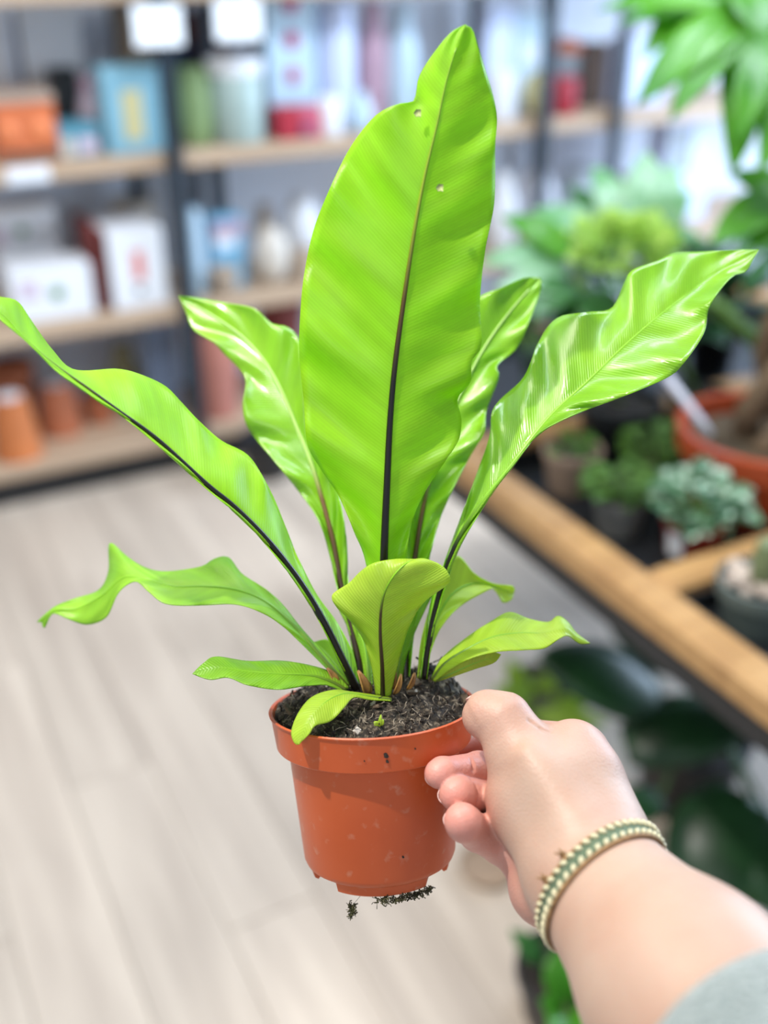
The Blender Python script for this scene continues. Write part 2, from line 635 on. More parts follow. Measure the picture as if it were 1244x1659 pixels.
# upper board (level 2), left unit
t = s_box('patterned_tin', 'orange patterned tin with a tan lid on the upper left shelf', 'tin', -8, 92, 152, 2, 0.05, 0.16, c_orange,
          [(0.22, 0.55, 0.15, c_orange2, 'dot'), (0.74, 0.55, 0.17, c_orange2, 'dot'), (0.5, 0.12, 0.49, c_brown, 0.14)], c_tan)
s_box('teal_box', 'low teal gift box with pale prints beside the orange tin', 'box', 95, 164, 202, 2, 0.06, 0.12, c_teal,
      [(0.2, 0.32, 0.14, M_CREAM, 1.4), (0.68, 0.35, 0.22, c_palepink, 0.8)])
s_box('teal_gift_bag', 'tall light-teal gift bag with a cream emblem next to the dark post', 'bag', 170, 262, 108, 2, 0.04, 0.10, c_teal2,
      [(0.48, 0.45, 0.17, c_yell, 2.4)])
s_lathe('figurine_vase', 'small pink and white vase standing behind the low teal box', 'vase', 132, 176, 128, 2, 0.20, VASE, c_palepink,
        extra=('collar', [(0.66, 0.82), (0.70, 0.9), (0.60, 1.02), (0.0, 1.02)], c_pink))
s_box('dark_gap_block', 'black upright block standing in for the shaded gap behind the low teal box', 'box', 92, 132, 112, 2, 0.24, 0.08, M_BLACK)  # dark block added where there is only a shaded gap
# framed boards leaning at the back of that board
for k, (x0, x1) in enumerate(((-45, 22), (40, 138), (196, 250))):
    u, w_, h = slot(x0, x1, 10, 2, 0.34)
    t = thing('canvas_board', ('white canvas leaning behind the orange tin at the photo edge', 'wide white canvas leaning behind the black gap block',
                               'narrow beige canvas leaning behind the teal gift bag')[k], 'canvas', R(u, V0 + 0.34, LV[2] + 0.001), AZ)
    box('panel', t, -w_ / 2, w_ / 2, 0, 0.012, 0, h, (M_WHITE, M_WHITE, c_sand)[k], 0.002)
    box('edge_strip', t, -w_ / 2 - 0.008, -w_ / 2, -0.002, 0.014, 0, h, c_brown, 0.001)
# second unit, upper board
s_lathe('green_vase', 'olive green cylinder vase right of the dark post', 'vase', 297, 352, 112, 2, 0.05, TALLV, c_green)
s_lathe('sage_jar', 'tall pale sage jar with a white lid left of the dotted box', 'jar', 356, 440, 122, 2, 0.02, CYL, c_sage,
        extra=('lid', [(1.03, 0.985), (1.05, 1.0), (1.05, 1.17), (0.98, 1.2), (0.2, 1.2)], M_WHITE))
s_box('navy_carton', 'navy carton standing behind the olive green vase', 'box', 290, 318, 68, 2, 0.24, 0.08, c_navy)
s_box('brown_carton', 'red-brown carton standing behind the pale sage jar', 'box', 322, 372, 20, 2, 0.28, 0.08, mat('redbrown_card', (0.20, 0.06, 0.045), 0.6, noise=0.2))
s_box('dotted_box', 'tall pale grey box with a column of raspberry dots', 'box', 434, 512, -25, 2, 0.14, 0.12, c_ice,
      [(0.5, 0.40, 0.15, c_dot, 'dot'), (0.5, 0.64, 0.16, c_dot, 'dot'), (0.5, 0.88, 0.17, c_dot, 'dot')])
s_box('red_carton', 'dark red carton in front of the dotted box', 'box', 452, 488, 176, 2, 0.03, 0.08, c_red)
s_box('rose_carton', 'rose red carton with a dark print beside the dark red carton', 'box', 489, 522, 174, 2, 0.03, 0.08, c_rose, [(0.2, 0.3, 0.2, c_navy, 1.0)])
s_lathe('white_column_vase', 'tall lavender-white column vase right of the dotted box', 'vase', 526, 588, 5, 2, 0.12, TALLV, c_lav)
s_lathe('white_cup', 'short white cup in front of the lavender column vase', 'cup', 524, 560, 160, 2, 0.02, CYL, M_WHITE)
s_lathe('ribbed_white_jar', 'small ice-white jar right of the short white cup', 'jar', 574, 612, 152, 2, 0.02, VASE, c_ice)
s_lathe('pink_vase', 'tall dusty pink vase beside the lavender column vase', 'vase', 592, 640, 2, 2, 0.14, VASE, c_pink)
s_lathe('pale_blue_vase', 'pale blue round-shouldered vase half hidden by the tallest leaf', 'vase', 640, 690, 8, 2, 0.12, VASE, c_ice)
s_box('blue_packet', 'light blue packet on the upper shelf right of the tallest leaf', 'packet', 788, 832, 8, 2, 0.14, 0.06, c_lav)
s_box('aqua_packet', 'pale aqua packet beside the light blue packet', 'packet', 834, 880, 20, 2, 0.16, 0.06, c_ice, [(0.5, 0.6, 0.25, M_WHITE, 1.0)])
s_lathe('white_teacup', 'small white cup in front of the light blue packet', 'cup', 806, 846, 118, 2, 0.02, CYL, M_WHITE)
s_lathe('yellow_pot', 'pale yellow round pot on the upper shelf', 'pot', 864, 905, 116, 2, 0.03, BALL, c_yell)
s_lathe('red_pot', 'crimson pot beside the pale yellow pot', 'pot', 907, 944, 128, 2, 0.03, CYL, c_red)
s_lathe('grey_bowl', 'grey bowl with an orange lid behind the crimson pot', 'bowl', 908, 952, 86, 2, 0.20, [(0.9, 0), (0.9, 0.5), (1, 0.55), (1, 1), (0, 1)], c_grey,
        extra=('lid', [(1.05, 1.0), (1.02, 1.1), (0.4, 1.25), (0, 1.25)], c_orange))
s_box('dark_carton', 'dark carton at the end of the upper shelf by the big plant', 'box', 956, 982, 70, 2, 0.16, 0.08, c_brown)
s_box('white_carton', 'white carton on the upper shelf behind the money tree leaves', 'box', 1010, 1080, 60, 2, 0.10, 0.1, c_lav)
# middle board (level 1)
s_box('printed_carton', 'upper white carton with a green leaf print, at the photo edge', 'box', -5, 100, 336, 1, 0.24, 0.12, M_WHITE,
      [(0.44, 0.72, 0.14, c_leafp, 'leafprint'), (0.1, 0.72, 0.10, c_palepink, 1.4)])
s_box('printed_carton', 'lower white carton with a green leaf print in front of the taller one', 'box', 18, 152, 432, 1, 0.04, 0.12, M_WHITE,
      [(0.55, 0.40, 0.14, c_leafp, 'leafprint'), (0.22, 0.62, 0.12, c_palepink, 1.0)])
s_box('maroon_sided_box', 'white-fronted box with a maroon side and a coral mark', 'box', 178, 268, 372, 1, 0.03, 0.22, M_WHITE,
      [(0.52, 0.55, 0.10, c_redp, 2.6), (0.5, 0.24, 0.07, c_dark, 'dot')], side=c_mar)
s_box('maroon_box', 'maroon box wedged between the white cartons', 'box', 150, 166, 366, 1, 0.07, 0.20, c_mar)
s_lathe('cream_bowl', 'cream bowl behind the maroon-sided box', 'bowl', 190, 272, 330, 1, 0.29, TALLV, M_CREAM)
s_lathe('white_bottle', 'tall white bottle between the two dark posts', 'bottle', 300, 338, 342, 1, 0.05, TALLV, c_ice)
s_box('blue_pink_carton', 'blue carton with a pink top, left of the second dark post', 'box', 346, 396, 352, 1, 0.10, 0.075, c_blue,
      [(0.5, 0.84, 0.48, c_pink, 0.42), (0.4, 0.66, 0.3, M_WHITE, 0.6)])
s_lathe('tan_pot', 'tan pot in front of the blue and pink carton', 'pot', 350, 394, 440, 1, 0.005, POTP, c_sand)
s_lathe('cream_jar', 'cream round jar right of the second dark post', 'jar', 424, 478, 372, 1, 0.03, BALL, M_CREAM)
s_lathe('white_round_vase', 'white round vase behind the cream jar', 'vase', 474, 532, 318, 1, 0.16, BALL, M_WHITE)
s_lathe('brown_jar', 'brown jar behind the cream jar', 'jar', 418, 456, 335, 1, 0.22, VASE, c_sand)
s_lathe('sand_cup', 'sand coloured cup beside the cream jar', 'cup', 484, 524, 410, 1, 0.03, CYL, c_sand)
s_lathe('white_slim_vase', 'slim white vase right of the tallest leaf on the middle shelf', 'vase', 806, 850, 288, 1, 0.04, VASE, M_WHITE)
s_lathe('grey_round_vase', 'grey-white round vase beside the slim white vase', 'vase', 856, 918, 278, 1, 0.08, BALL, mat('greywhite_ceramic', (0.55, 0.56, 0.62), 0.5, noise=0.1))
s_lathe('grey_squat_vase', 'squat lilac-grey vase behind the aglaonema leaves', 'vase', 924, 990, 280, 1, 0.10, VASE, c_grey)
s_lathe('rosy_bowl', 'rosy bowl behind the aglaonema leaves', 'bowl', 1000, 1070, 300, 1, 0.06, BOWL, c_pink)
s_box('lilac_carton', 'lilac-white carton under the money tree leaves', 'box', 1075, 1150, 190, 1, 0.12, 0.1, c_lav, [(0.3, 0.7, 0.25, c_grey, 1.4)])
# bottom board (level 0)
GT = 'terracotta pots on the bottom board'
s_lathe('terracotta_pot', 'bright orange tapered terracotta pot at the front, with a white sticker', 'pot', -12, 72, 655, 0, 0.01,
        [(1.0, 0), (1.0, 0.05), (0.72, 0.92), (0.66, 1.0), (0.2, 1.0)], M_TERRA_O, GT, ('sticker', [(0.50, 1.0), (0.5, 1.012), (0.1, 1.012)], M_WHITE))
s_lathe('terracotta_pot', 'brown-red upturned terracotta pot with a pale sticker, behind the orange one', 'pot', 66, 140, 632, 0, 0.13,
        [(1.0, 0), (1.0, 0.05), (0.76, 0.92), (0.7, 1.0), (0.2, 1.0)], M_TERRA, GT, ('sticker', [(0.52, 1.0), (0.5, 1.012), (0.1, 1.012)], M_WHITE))
s_lathe('terracotta_pot', 'dark terracotta pot at the photo edge behind the orange one', 'pot', -10, 70, 600, 0, 0.22, POTP, M_TERRA, GT)
s_lathe('terracotta_pot', 'low terracotta pot right of the stickered brown-red pot', 'pot', 140, 196, 650, 0, 0.16, POTP, M_TERRA, GT)
s_lathe('dusty_terracotta_pot', 'large dusty pink terracotta pot right of the dark post', 'pot', 316, 402, 536, 0, 0.02, [(0.80, 0), (0.82, 0.02), (1.0, 0.96), (1.0, 1.0), (0.92, 1.0), (0.88, 0.9), (0, 0.88)], M_TERRA_P, GT)
s_lathe('maroon_pot', 'maroon pot on the bottom board beside the tallest leaf', 'pot', 436, 505, 492, 0, 0.10, POTP, c_mar, GT)
s_box('slate_panel', 'grey-blue slate panel standing on the bottom board by the dark post', 'panel', 240, 288, 520, 0, 0.12, 0.03, mat('slate_blue', (0.13, 0.17, 0.25), 0.6, noise=0.15))
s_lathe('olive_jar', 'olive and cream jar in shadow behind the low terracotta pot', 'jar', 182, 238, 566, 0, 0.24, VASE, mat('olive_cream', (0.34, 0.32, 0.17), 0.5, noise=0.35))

# price cards clipped to the top board
for k, (x0, x1, y0, y1, lab) in enumerate(((213, 298, 10, 74, 'white price card hanging in front of the dark post'),
                                           (346, 425, 2, 64, 'white price card hanging left of the dotted box'))):
    ua, za = onv(x0, y0, V0 - 0.05)
    ub, zb = onv(x1, y1, V0 - 0.05)
    t = thing('price_card', lab, 'card', R((ua + ub) / 2, V0 - 0.05, zb), AZ, 'price cards under the top board')
    box('card', t, -(ub - ua) / 2, (ub - ua) / 2, 0, 0.004, 0, za - zb, mat('bright_card', (0.92, 0.95, 0.98), 0.5), 0.0015)
    box('clip', t, -0.012, 0.012, 0.0045, 0.05, za - zb - 0.02, max(LV[3] - BT + 0.01 - zb, za - zb), M_STEEL, 0.002)
ua, za = onv(8, 268, V0 - 0.006)
ub, zb = onv(82, 290, V0 - 0.006)
t = tag(box('shelf_label', None, 0, ub - ua, 0, 0.003, 0, 0.042, M_WHITE, 0.001), 'white shelf label on the board edge under the orange tin', 'label')
t.location = R(ua, V0 - 0.0005, LV[2] - 0.044)
t.rotation_euler = (0, 0, AZ)
# black pot on the floor in front of the shelving
q = R(1.045, 2.79, 0)
t = thing('black_pot', 'black plastic pot on the floor by the shelf corner', 'pot', q, 0)
lathe('body', t, [(0.062, 0), (0.065, 0.005), (0.085, 0.11), (0.092, 0.11), (0.092, 0.13), (0.082, 0.13), (0.075, 0.1), (0.001, 0.1)], M_BLACK, 28)

# ================================================================== PLANT TABLE
TZ = 0.75
U0, U1, TV0, TV1 = 0.812, 1.95, -0.35, 1.85
tb = thing('plant_table', 'honey-coloured wooden plant table with inset black trays', 'table', R(U0, TV0, 0), AZ)
TW, TL = U1 - U0, TV1 - TV0
RW = 0.056
RH = 0.05
box('rail', tb, 0, RW, 0, TL, TZ - RH, TZ, W_TABLE, 0.009)
box('rail', tb, TW - RW, TW, 0, TL, TZ - RH, TZ, W_TABLE, 0.009)
for vb in (TV0, 0.2, 0.845, 1.315, TV1 - RW):
    box('cross_rail', tb, RW, TW - RW, vb - TV0, vb - TV0 + RW, TZ - RH, TZ - 0.001, W_TABLE, 0.007)
box('edge_strip', tb, 0.006, 0.03, 0.004, TL - 0.004, TZ - RH - 0.035, TZ - RH, M_BLACK, 0.002)
box('deck', tb, RW - 0.01, TW - RW + 0.01, 0.02, TL - 0.02, TZ - RH - 0.012, TZ - RH + 0.002, mat('dark_deck', (0.03, 0.028, 0.026), 0.7, noise=0.3), 0)
for (a, b_) in ((0.12, 0.08), (TW - 0.12, 0.08), (TW - 0.27, TL - 0.15), (TW - 0.10, TL - 0.1)):
    box('leg', tb, a - 0.025, a + 0.025, b_ - 0.025, b_ + 0.025, 0, TZ - RH - 0.013, M_STEEL, 0.004)


def tray(label, ua, ub, va, vb):
    t = thing('plant_tray', label, 'tray', R(ua, va, TZ - RH + 0.0025), AZ, 'black plant trays set into the table')
    w_, l_ = ub - ua, vb - va
    box('base', t, 0.006, w_ - 0.006, 0.006, l_ - 0.006, 0, 0.003, M_BLACK, 0)
    for q in ((0, 0.006, 0, l_), (w_ - 0.006, w_, 0, l_), (0.006, w_ - 0.006, 0, 0.006), (0.006, w_ - 0.006, l_ - 0.006, l_)):
        box('side', t, *q, 0, 0.034, M_BLACK, 0.002)


tray('black tray behind the cross rail, holding the small potted plants', U0 + RW + 0.006, U1 - RW - 0.01, 0.908, 1.307)
tray('empty black tray at the far end of the table', U0 + RW + 0.006, U1 - RW - 0.01, 1.378, TV1 - RW - 0.008)
tray('black tray in front of the cross rail, holding the pebble-topped pot', U0 + RW + 0.006, U1 - RW - 0.01, 0.265, 0.838)
TT = TZ - RH + 0.0056   # top of the tray base


# ------------------------------------------------------------------ background plants
def blade_geo(B, T, width, face, droop=0.15, cup=0.12, shape='lance', n=9, wav=0.0):
    """a leaf blade from base B to tip T; face = rough direction its upper side looks"""
    B, T = Vector(B), Vector(T)
    ax = T - B
    L = ax.length
    ax.normalize()
    nrm = (Vector(face) - ax * Vector(face).dot(ax)).normalized()
    side = ax.cross(nrm)
    v, f, uv1, uv2 = [], [], [], []
    for i in range(n + 1):
        t = i / n
        if shape == 'lance':
            wd = math.sin(math.pi * min(1, t ** 0.75)) ** 0.8
        elif shape == 'heart':
            wd = (math.sin(math.pi * min(1.0, 0.14 + 0.86 * t)) ** 0.6)
        else:
            wd = math.sin(math.pi * t ** 0.9) ** 0.55
        if i == n:
            wd = 0.02
        wd = max(wd, 0.03) * width / 2
        c = B + ax * L * t + nrm * (droop * L * math.sin(math.pi * t * 0.9)) - nrm * (droop * L * 0.3 * t)
        for j in range(-2, 3):
            s = j / 2
            v.append(c + side * wd * s + nrm * (cup * wd * s * s * 2 + wav * width * math.sin(t * 14 + j) * abs(s)))
            uv1.append((t, 0.5 + s / 2))
            uv2.append((t * L, wd * s))
    for i in range(n):
        for j in range(4):
            a = i * 5 + j
            f.append((a, a + 1, a + 6, a + 5))
    return v, f


def blade(name, parent, B, T, width, face, material, org, **k):
    v, f = blade_geo(B, T, width, face, **k)
    me = new_mesh(name, [q - org for q in v], f, material)
    o = obj(name, me, parent)
    md = o.modifiers.new('thick', 'SOLIDIFY')
    md.thickness = 0.0008
    return o


L_DEEP = leaf_mat('deep_green_leaf', (0.050, 0.19, 0.035), (0.022, 0.10, 0.022), 0.25, 0.35)
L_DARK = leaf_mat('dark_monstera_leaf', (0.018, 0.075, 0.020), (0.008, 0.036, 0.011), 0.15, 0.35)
L_MONEY = leaf_mat('money_tree_leaf', (0.20, 0.56, 0.045), (0.09, 0.36, 0.025), 0.5, 0.3)
L_BRIGHT = leaf_mat('bright_young_leaf', (0.66, 0.86, 0.24), (0.48, 0.72, 0.14), 0.5, 0.45)
L_SILVER = leaf_mat('silver_green_leaf', (0.36, 0.58, 0.36), (0.16, 0.40, 0.16), 0.3, 0.35)
L_FITT = leaf_mat('silver_veined_leaf', (0.10, 0.24, 0.10), (0.04, 0.14, 0.06), 0.25, 0.4, spots=55)
L_LIME = leaf_mat('lime_leaf', (0.46, 0.64, 0.08), (0.30, 0.50, 0.05), 0.45, 0.4)
L_MOSS = leaf_mat('moss_green_leaf', (0.13, 0.28, 0.03), (0.06, 0.16, 0.02), 0.3, 0.5)


def bpot(t, r, h, m_pot, rim=0.018):
    lathe('pot', t, [(r * 0.72, 0), (r * 0.74, 0.003), (r * 0.92, h - rim), (r, h - rim), (r, h), (r * 0.92, h), (r * 0.88, h - 0.012), (0.001, h - 0.012)], m_pot, 32)
    lathe('soil', t, [(r * 0.89, h - 0.012), (r * 0.6, h - 0.008), (0.001, h - 0.006)], M_SOIL, 24, cap0=False, cap1=False)


UPCAM = Vector((0, -0.5, 0.85))

# money tree in the big terracotta pot
pc = onz(1252, 692, 0.84)
pc.z = TT
mt = thing('money_tree', 'tall money tree with braided trunk in a large red-orange pot', 'plant', pc, 0)
PR, PH = 0.140, 0.84 - TT
lathe('pot', mt, [(PR * 0.74, 0), (PR * 0.76, 0.004), (PR * 0.93, PH - 0.035), (PR, PH - 0.035), (PR * 1.02, PH), (PR * 0.92, PH), (PR * 0.90, PH - 0.03), (0.001, PH - 0.03)],
      mat('redorange_plastic', (0.50, 0.075, 0.022), 0.4, noise=0.15), 40)
lathe('soil', mt, [(PR * 0.9, PH - 0.03), (PR * 0.5, PH - 0.022), (0.001, PH - 0.02)], mat('tan_bark_soil', (0.12, 0.085, 0.05), 0.9, noise=0.5, nscale=50, bump=0.5), 28, cap0=False, cap1=False)
M_TRUNK = mat('braided_bark', (0.23, 0.155, 0.09), 0.75, noise=0.4, nscale=20, bump=0.4, bscale=40)
tt_top = PH + 0.42
for k in range(3):
    pts, rad = [], []
    for i in range(30):
        a = i / 29
        an = k * 2.094 + a * 7.5
        rr = 0.026 * (1 - 0.45 * a) + 0.012 * (1 - a) ** 3
        pts.append(Vector((-0.005 + rr * math.cos(an), rr * math.sin(an), PH - 0.03 + a * (tt_top - PH + 0.03))))
        rad.append(0.021 - 0.008 * a)
    tube('trunk_strand', mt, pts, rad, M_TRUNK, 10)
crown = pc + Vector((0, 0, tt_top))
dm = (pc + Vector((0, 0, 0.4)) - CAM).dot(FV)
# leaflets: base pixel, tip pixel, depth offsets, width
LF = [(1215, 22, 1030, 172, -.02, -.07, .074), (1215, 22, 965, 18, -.02, .03, .05), (1215, 22, 1000, 40, 0, .05, .06), (1215, 22, 1085, 196, -.02, -.09, .06),
      (1215, 22, 1185, 285, -.03, -.06, .072), (1215, 22, 1120, -30, 0, .08, .06),
      (1250, 40, 1190, 240, -.04, -.10, .06), (1290, 60, 1165, 120, .0, -.06, .07), (1290, 60, 1230, 290, 0, -.09, .06), (1290, 60, 1290, 250, 0, -.05, .08),
      (1275, 330, 1150, 395, .02, -.05, .07), (1275, 330, 1180, 280, .02, .05, .06), (1275, 330, 1215, 410, .02, -.04, .06), (1190, -40, 1040, 95, .05, .02, .07), (1190, -40, 1260, 110, .0, -.06, .08)]
for (bx, by, tx, ty, d1, d2, wd) in LF:
    blade('leaflet', mt, P(bx, by, dm + d1), P(tx, ty, dm + d2), wd, UPCAM, L_MONEY, pc, droop=0.10, shape='lance', n=10)
for (bx, by, d1) in ((1215, 22, -.02), (1250, 40, -.04), (1290, 60, 0), (1275, 330, .02), (1190, -40, .05)):
    e = P(bx, by, dm + d1)
    mid = (crown + e) / 2 + Vector((0, 0, 0.03))
    tube('leaf_stalk', mt, [crown - Vector((0, 0, 0.02)), mid, e], [0.006, 0.0045, 0.003], M_STEM, 8, origin=pc)
# plant label stick in the pot
a, b_ = P(1078, 608, dm - 0.02), P(1135, 682, dm - 0.03)
tube('label_stick', mt, [a, b_, b_ + (b_ - a) * 0.3], [0.0065, 0.006, 0.004], mat('grey_white_plastic', (0.55, 0.55, 0.62), 0.4), 6, origin=pc)

# aglaonema with silver leaves, behind
ag = R(1.42, 1.17, TT)
t = thing('aglaonema', 'aglaonema with pale silver-green leaves behind the fern, in a dark pot', 'plant', ag, 0)
bpot(t, 0.075, 0.13, M_BLACK)
da = (ag + Vector((0, 0, 0.3)) - CAM).dot(FV) + 0.06
hub = ag + Vector((0, 0, 0.14))
AL = [(1010, 400, 962, 268, .02, .06, .07), (1030, 400, 1048, 245, .0, .03, .075), (1045, 395, 1118, 312, -.02, -.05, .075), (1040, 410, 1000, 330, -.02, -.05, .07),
      (1000, 410, 860, 340, .02, .06, .07), (1050, 400, 1090, 265, .02, .06, .07), (1040, 400, 1130, 380, -.02, -.06, .06), (1000, 420, 920, 300, .05, .10, .06)]
for i, (bx, by, tx, ty, d1, d2, wd) in enumerate(AL):
    B, T = P(bx, by, da + d1), P(tx, ty, da + d2)
    blade('leaf', t, B, T, wd, UPCAM, L_SILVER if i != 7 else L_DEEP, ag, droop=0.14, shape='lance', n=9)
    tube('leaf_stalk', t, [hub + Vector((random.uniform(-.02, .02), random.uniform(-.02, .02), -0.02)), (hub + B) / 2, B], [0.005, 0.004, 0.003], M_STEM, 6, origin=ag)

# broad-leaved dark plant left of it
dg_ = R(1.09, 1.245, TT)
t = thing('philodendron', 'philodendron with long mid-green leaves right of the tallest fern leaf', 'plant', dg_, 0)
bpot(t, 0.07, 0.115, M_BLACK)
dd = (dg_ + Vector((0, 0, 0.25)) - CAM).dot(FV)
hub = dg_ + Vector((0, 0, 0.12))
for (bx, by, tx, ty, d1, d2, wd) in [(925, 420, 812, 352, -.02, .0, .06), (925, 440, 775, 425, -.02, -.04, .065), (940, 440, 960, 360, .02, .08, .07), (930, 470, 800, 470, -.04, -.10, .06),
                                     (930, 460, 860, 520, -.04, -.12, .06), (945, 450, 1010, 350, .03, .10, .07), (940, 470, 900, 590, -.04, -.10, .06), (950, 470, 985, 560, -.05, -.12, .07)]:
    B, T = P(bx, by, dd + d1), P(tx, ty, dd + d2)
    blade('leaf', t, B, T, wd, UPCAM, L_DEEP if tx > 830 else L_SILVER if ty > 400 else L_MONEY, dg_, droop=0.12, shape='lance', n=9)
    tube('leaf_stalk', t, [hub - Vector((0, 0, 0.02)), (hub + B) / 2 + Vector((0.01, 0, 0.01)), B], [0.005, 0.004, 0.003], M_STEM, 6, origin=dg_)

# lime bushy plant
lb = R(1.255, 1.225, TT)
t = thing('lime_bush', 'bushy lime-green plant with a rounded head of small leaves', 'plant', lb, 0)
bpot(t, 0.055, 0.10, M_BLACK)
dl = P(1005, 405, 1).copy()
d0 = (lb + Vector((0, 0, 0.27)) - CAM).dot(FV)
cc = P(1005, 408, d0 - 0.12)
hub = lb + Vector((0, 0, 0.10))
rs = random.Random(3)
for k in range(6):
    e = cc + Vector((rs.uniform(-.04, .04), rs.uniform(-.03, .03), rs.uniform(-.04, .0)))
    tube('stem', t, [hub - Vector((0, 0, .02)), (hub + e) / 2 + Vector((rs.uniform(-.01, .01), 0, 0)), e], [0.004, 0.003, 0.002], M_STEM, 6, origin=lb)
for k in range(90):
    th, ph = rs.uniform(0, 6.283), math.acos(rs.uniform(-0.35, 1))
    dr = Vector((math.sin(ph) * math.cos(th), math.sin(ph) * math.sin(th), math.cos(ph)))
    b0 = cc + Vector((dr.x * .07, dr.y * .06, dr.z * .045)) * rs.uniform(0.55, 1.0)
    tip = b0 + (dr + Vector((rs.uniform(-.5, .5), rs.uniform(-.5, .5), rs.uniform(-.2, .5)))).normalized() * 0.034
    blade('leaf', t, b0, tip, 0.026, UPCAM + dr, L_BRIGHT, lb, droop=0.1, shape='round', n=4)

# dense dark foliage plants between and behind the pots
def dark_plant(name, label, u, v, n, reach, ll, lw, m_leaf, seed, up=1.3):
    df = R(u, v, TT)
    t = thing(name, label, 'plant', df, 0)
    bpot(t, 0.055, 0.10, M_BLACK)
    hub = df + Vector((0, 0, 0.09))
    rs = random.Random(seed)
    for k in range(n):
        th = rs.uniform(0, 6.283)
        el = rs.uniform(0.15, up)
        dr = Vector((math.cos(th) * math.cos(el), math.sin(th) * math.cos(el), math.sin(el)))
        b0 = hub + dr * reach * rs.uniform(0.45, 1.0)
        tip = b0 + (dr + Vector((0, 0, -0.35))).normalized() * ll * rs.uniform(0.75, 1.15)
        tip.z = max(tip.z, TZ + 0.01)
        blade('leaf', t, b0, tip, lw, Vector((0, 0, 1)) + dr * 0.4, m_leaf, df, droop=0.12, shape='lance', n=6)
        tube('leaf_stalk', t, [hub - Vector((0, 0, .02)), b0], [0.003, 0.002], M_STEM, 5, origin=df)


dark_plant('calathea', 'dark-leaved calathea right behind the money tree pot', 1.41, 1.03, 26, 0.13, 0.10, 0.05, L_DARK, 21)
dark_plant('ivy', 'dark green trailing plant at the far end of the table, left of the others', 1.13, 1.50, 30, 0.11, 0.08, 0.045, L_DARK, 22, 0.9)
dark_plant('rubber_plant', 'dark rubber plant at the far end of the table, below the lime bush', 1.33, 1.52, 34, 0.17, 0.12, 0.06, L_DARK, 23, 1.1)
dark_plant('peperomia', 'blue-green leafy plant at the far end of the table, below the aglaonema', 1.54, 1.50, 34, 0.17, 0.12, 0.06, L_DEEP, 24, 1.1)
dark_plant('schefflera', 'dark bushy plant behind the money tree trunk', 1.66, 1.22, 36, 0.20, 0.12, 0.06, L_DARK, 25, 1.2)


def small_plant(name, label, px, py, r, h, m_pot, m_leaf, n, lw, ll, spread, rise, shape='round', label_card=None, seed=1):
    c = onz(px, py, TT)
    t = thing(name, label, 'plant', c, 0)
    bpot(t, r, h, m_pot, 0.012)
    rg = random.Random(seed)
    hub = c + Vector((0, 0, h - 0.015))
    for k in range(n):
        th = rg.uniform(0, 6.283)
        rr = math.sqrt(rg.random()) * spread
        b0 = hub + Vector((rr * math.cos(th), rr * math.sin(th), rise * rg.uniform(0.35, 1.0) * (1.1 - 0.5 * rr / spread)))
        dr = Vector((math.cos(th), math.sin(th), rg.uniform(-0.2, 0.7))).normalized()
        blade('leaf', t, b0, b0 + dr * ll, lw, Vector((0, -0.2, 1)) + dr * 0.4, m_leaf, c, droop=0.1, shape=shape, n=5)
        tube('stem', t, [hub - Vector((0, 0, .005)), (hub + b0) / 2 + dr * 0.006, b0], [0.0018, 0.0016, 0.001], M_STEM, 5, origin=c)
    return t, c


t, c = small_plant('nerve_plant', 'small silver-veined plant in a red plastic pot with a white sticker', 1118, 893, 0.047, 0.062,
                   mat('red_plastic_pot', (0.36, 0.035, 0.018), 0.4, noise=0.15), L_FITT, 46, 0.030, 0.036, 0.045, 0.075, seed=5)
dc = (c - CAM).dot(FV)
for (bx, by, tx, ty, wd, d1) in ((1150, 835, 1098, 874, .036, -.045), (1165, 820, 1238, 850, .036, -.05), (1150, 830, 1180, 870, .04, -.055)):
    blade('large_leaf', t, P(bx, by, dc - 0.03), P(tx, ty, dc + d1), wd, UPCAM, L_SILVER, c, droop=0.15, shape='lance', n=8)
vv, ff = lathe_geo([(0.0415, 0.008), (0.0462, 0.046)], 32, False, False)
fs = [q for i, q in enumerate(ff) if 18 <= i <= 20]
obj('sticker', new_mesh('sticker', vv, fs, M_WHITE), t)
small_plant('moss_fern', 'mossy little plant in a grey ceramic pot on the table', 1000, 858, 0.043, 0.062, mat('stone_grey_pot', (0.20, 0.20, 0.19), 0.6, noise=0.2),
            L_MOSS, 70, 0.016, 0.024, 0.050, 0.055, seed=8)
small_plant('lime_seedling', 'low lime-green seedling behind the grey ceramic pot', 1055, 792, 0.036, 0.055, M_BLACK, L_MOSS, 30, 0.022, 0.03, 0.04, 0.07, seed=11)
small_plant('trailing_sprout', 'tiny green sprout in a beige pot at the far end of the tray', 922, 792, 0.048, 0.075, mat('beige_pot', (0.40, 0.28, 0.20), 0.6, noise=0.15),
            L_MOSS, 14, 0.016, 0.022, 0.03, 0.03, seed=14)
# pebble topped pot in the front tray
c = onz(1222, 1012, TT)
t = thing('pebble_pot', 'grey-green pot topped with beige pebbles in the front tray', 'plant', c, 0)
bpot(t, 0.058, 0.07, mat('greygreen_pot', (0.10, 0.13, 0.12), 0.5, noise=0.2))
rg = random.Random(2)
pbv, pbf = lathe_geo([(0.002, -0.006), (0.007, -0.004), (0.010, 0), (0.007, 0.005), (0.002, 0.0065)], 8)
M_PEB = mat('beige_pebble', (0.50, 0.40, 0.32), 0.7, noise=0.2, rnd=0.25)
peb = new_mesh('pebble', pbv, pbf, M_PEB)
for k in range(46):
    th, rr = rg.uniform(0, 6.283), math.sqrt(rg.random()) * 0.044
    o = obj('pebble', peb, t)
    o.location = (rr * math.cos(th), rr * math.sin(th), 0.066 + rg.uniform(0, 0.006))
    o.rotation_euler = (rg.uniform(-.5, .5), rg.uniform(-.5, .5), rg.uniform(0, 6))
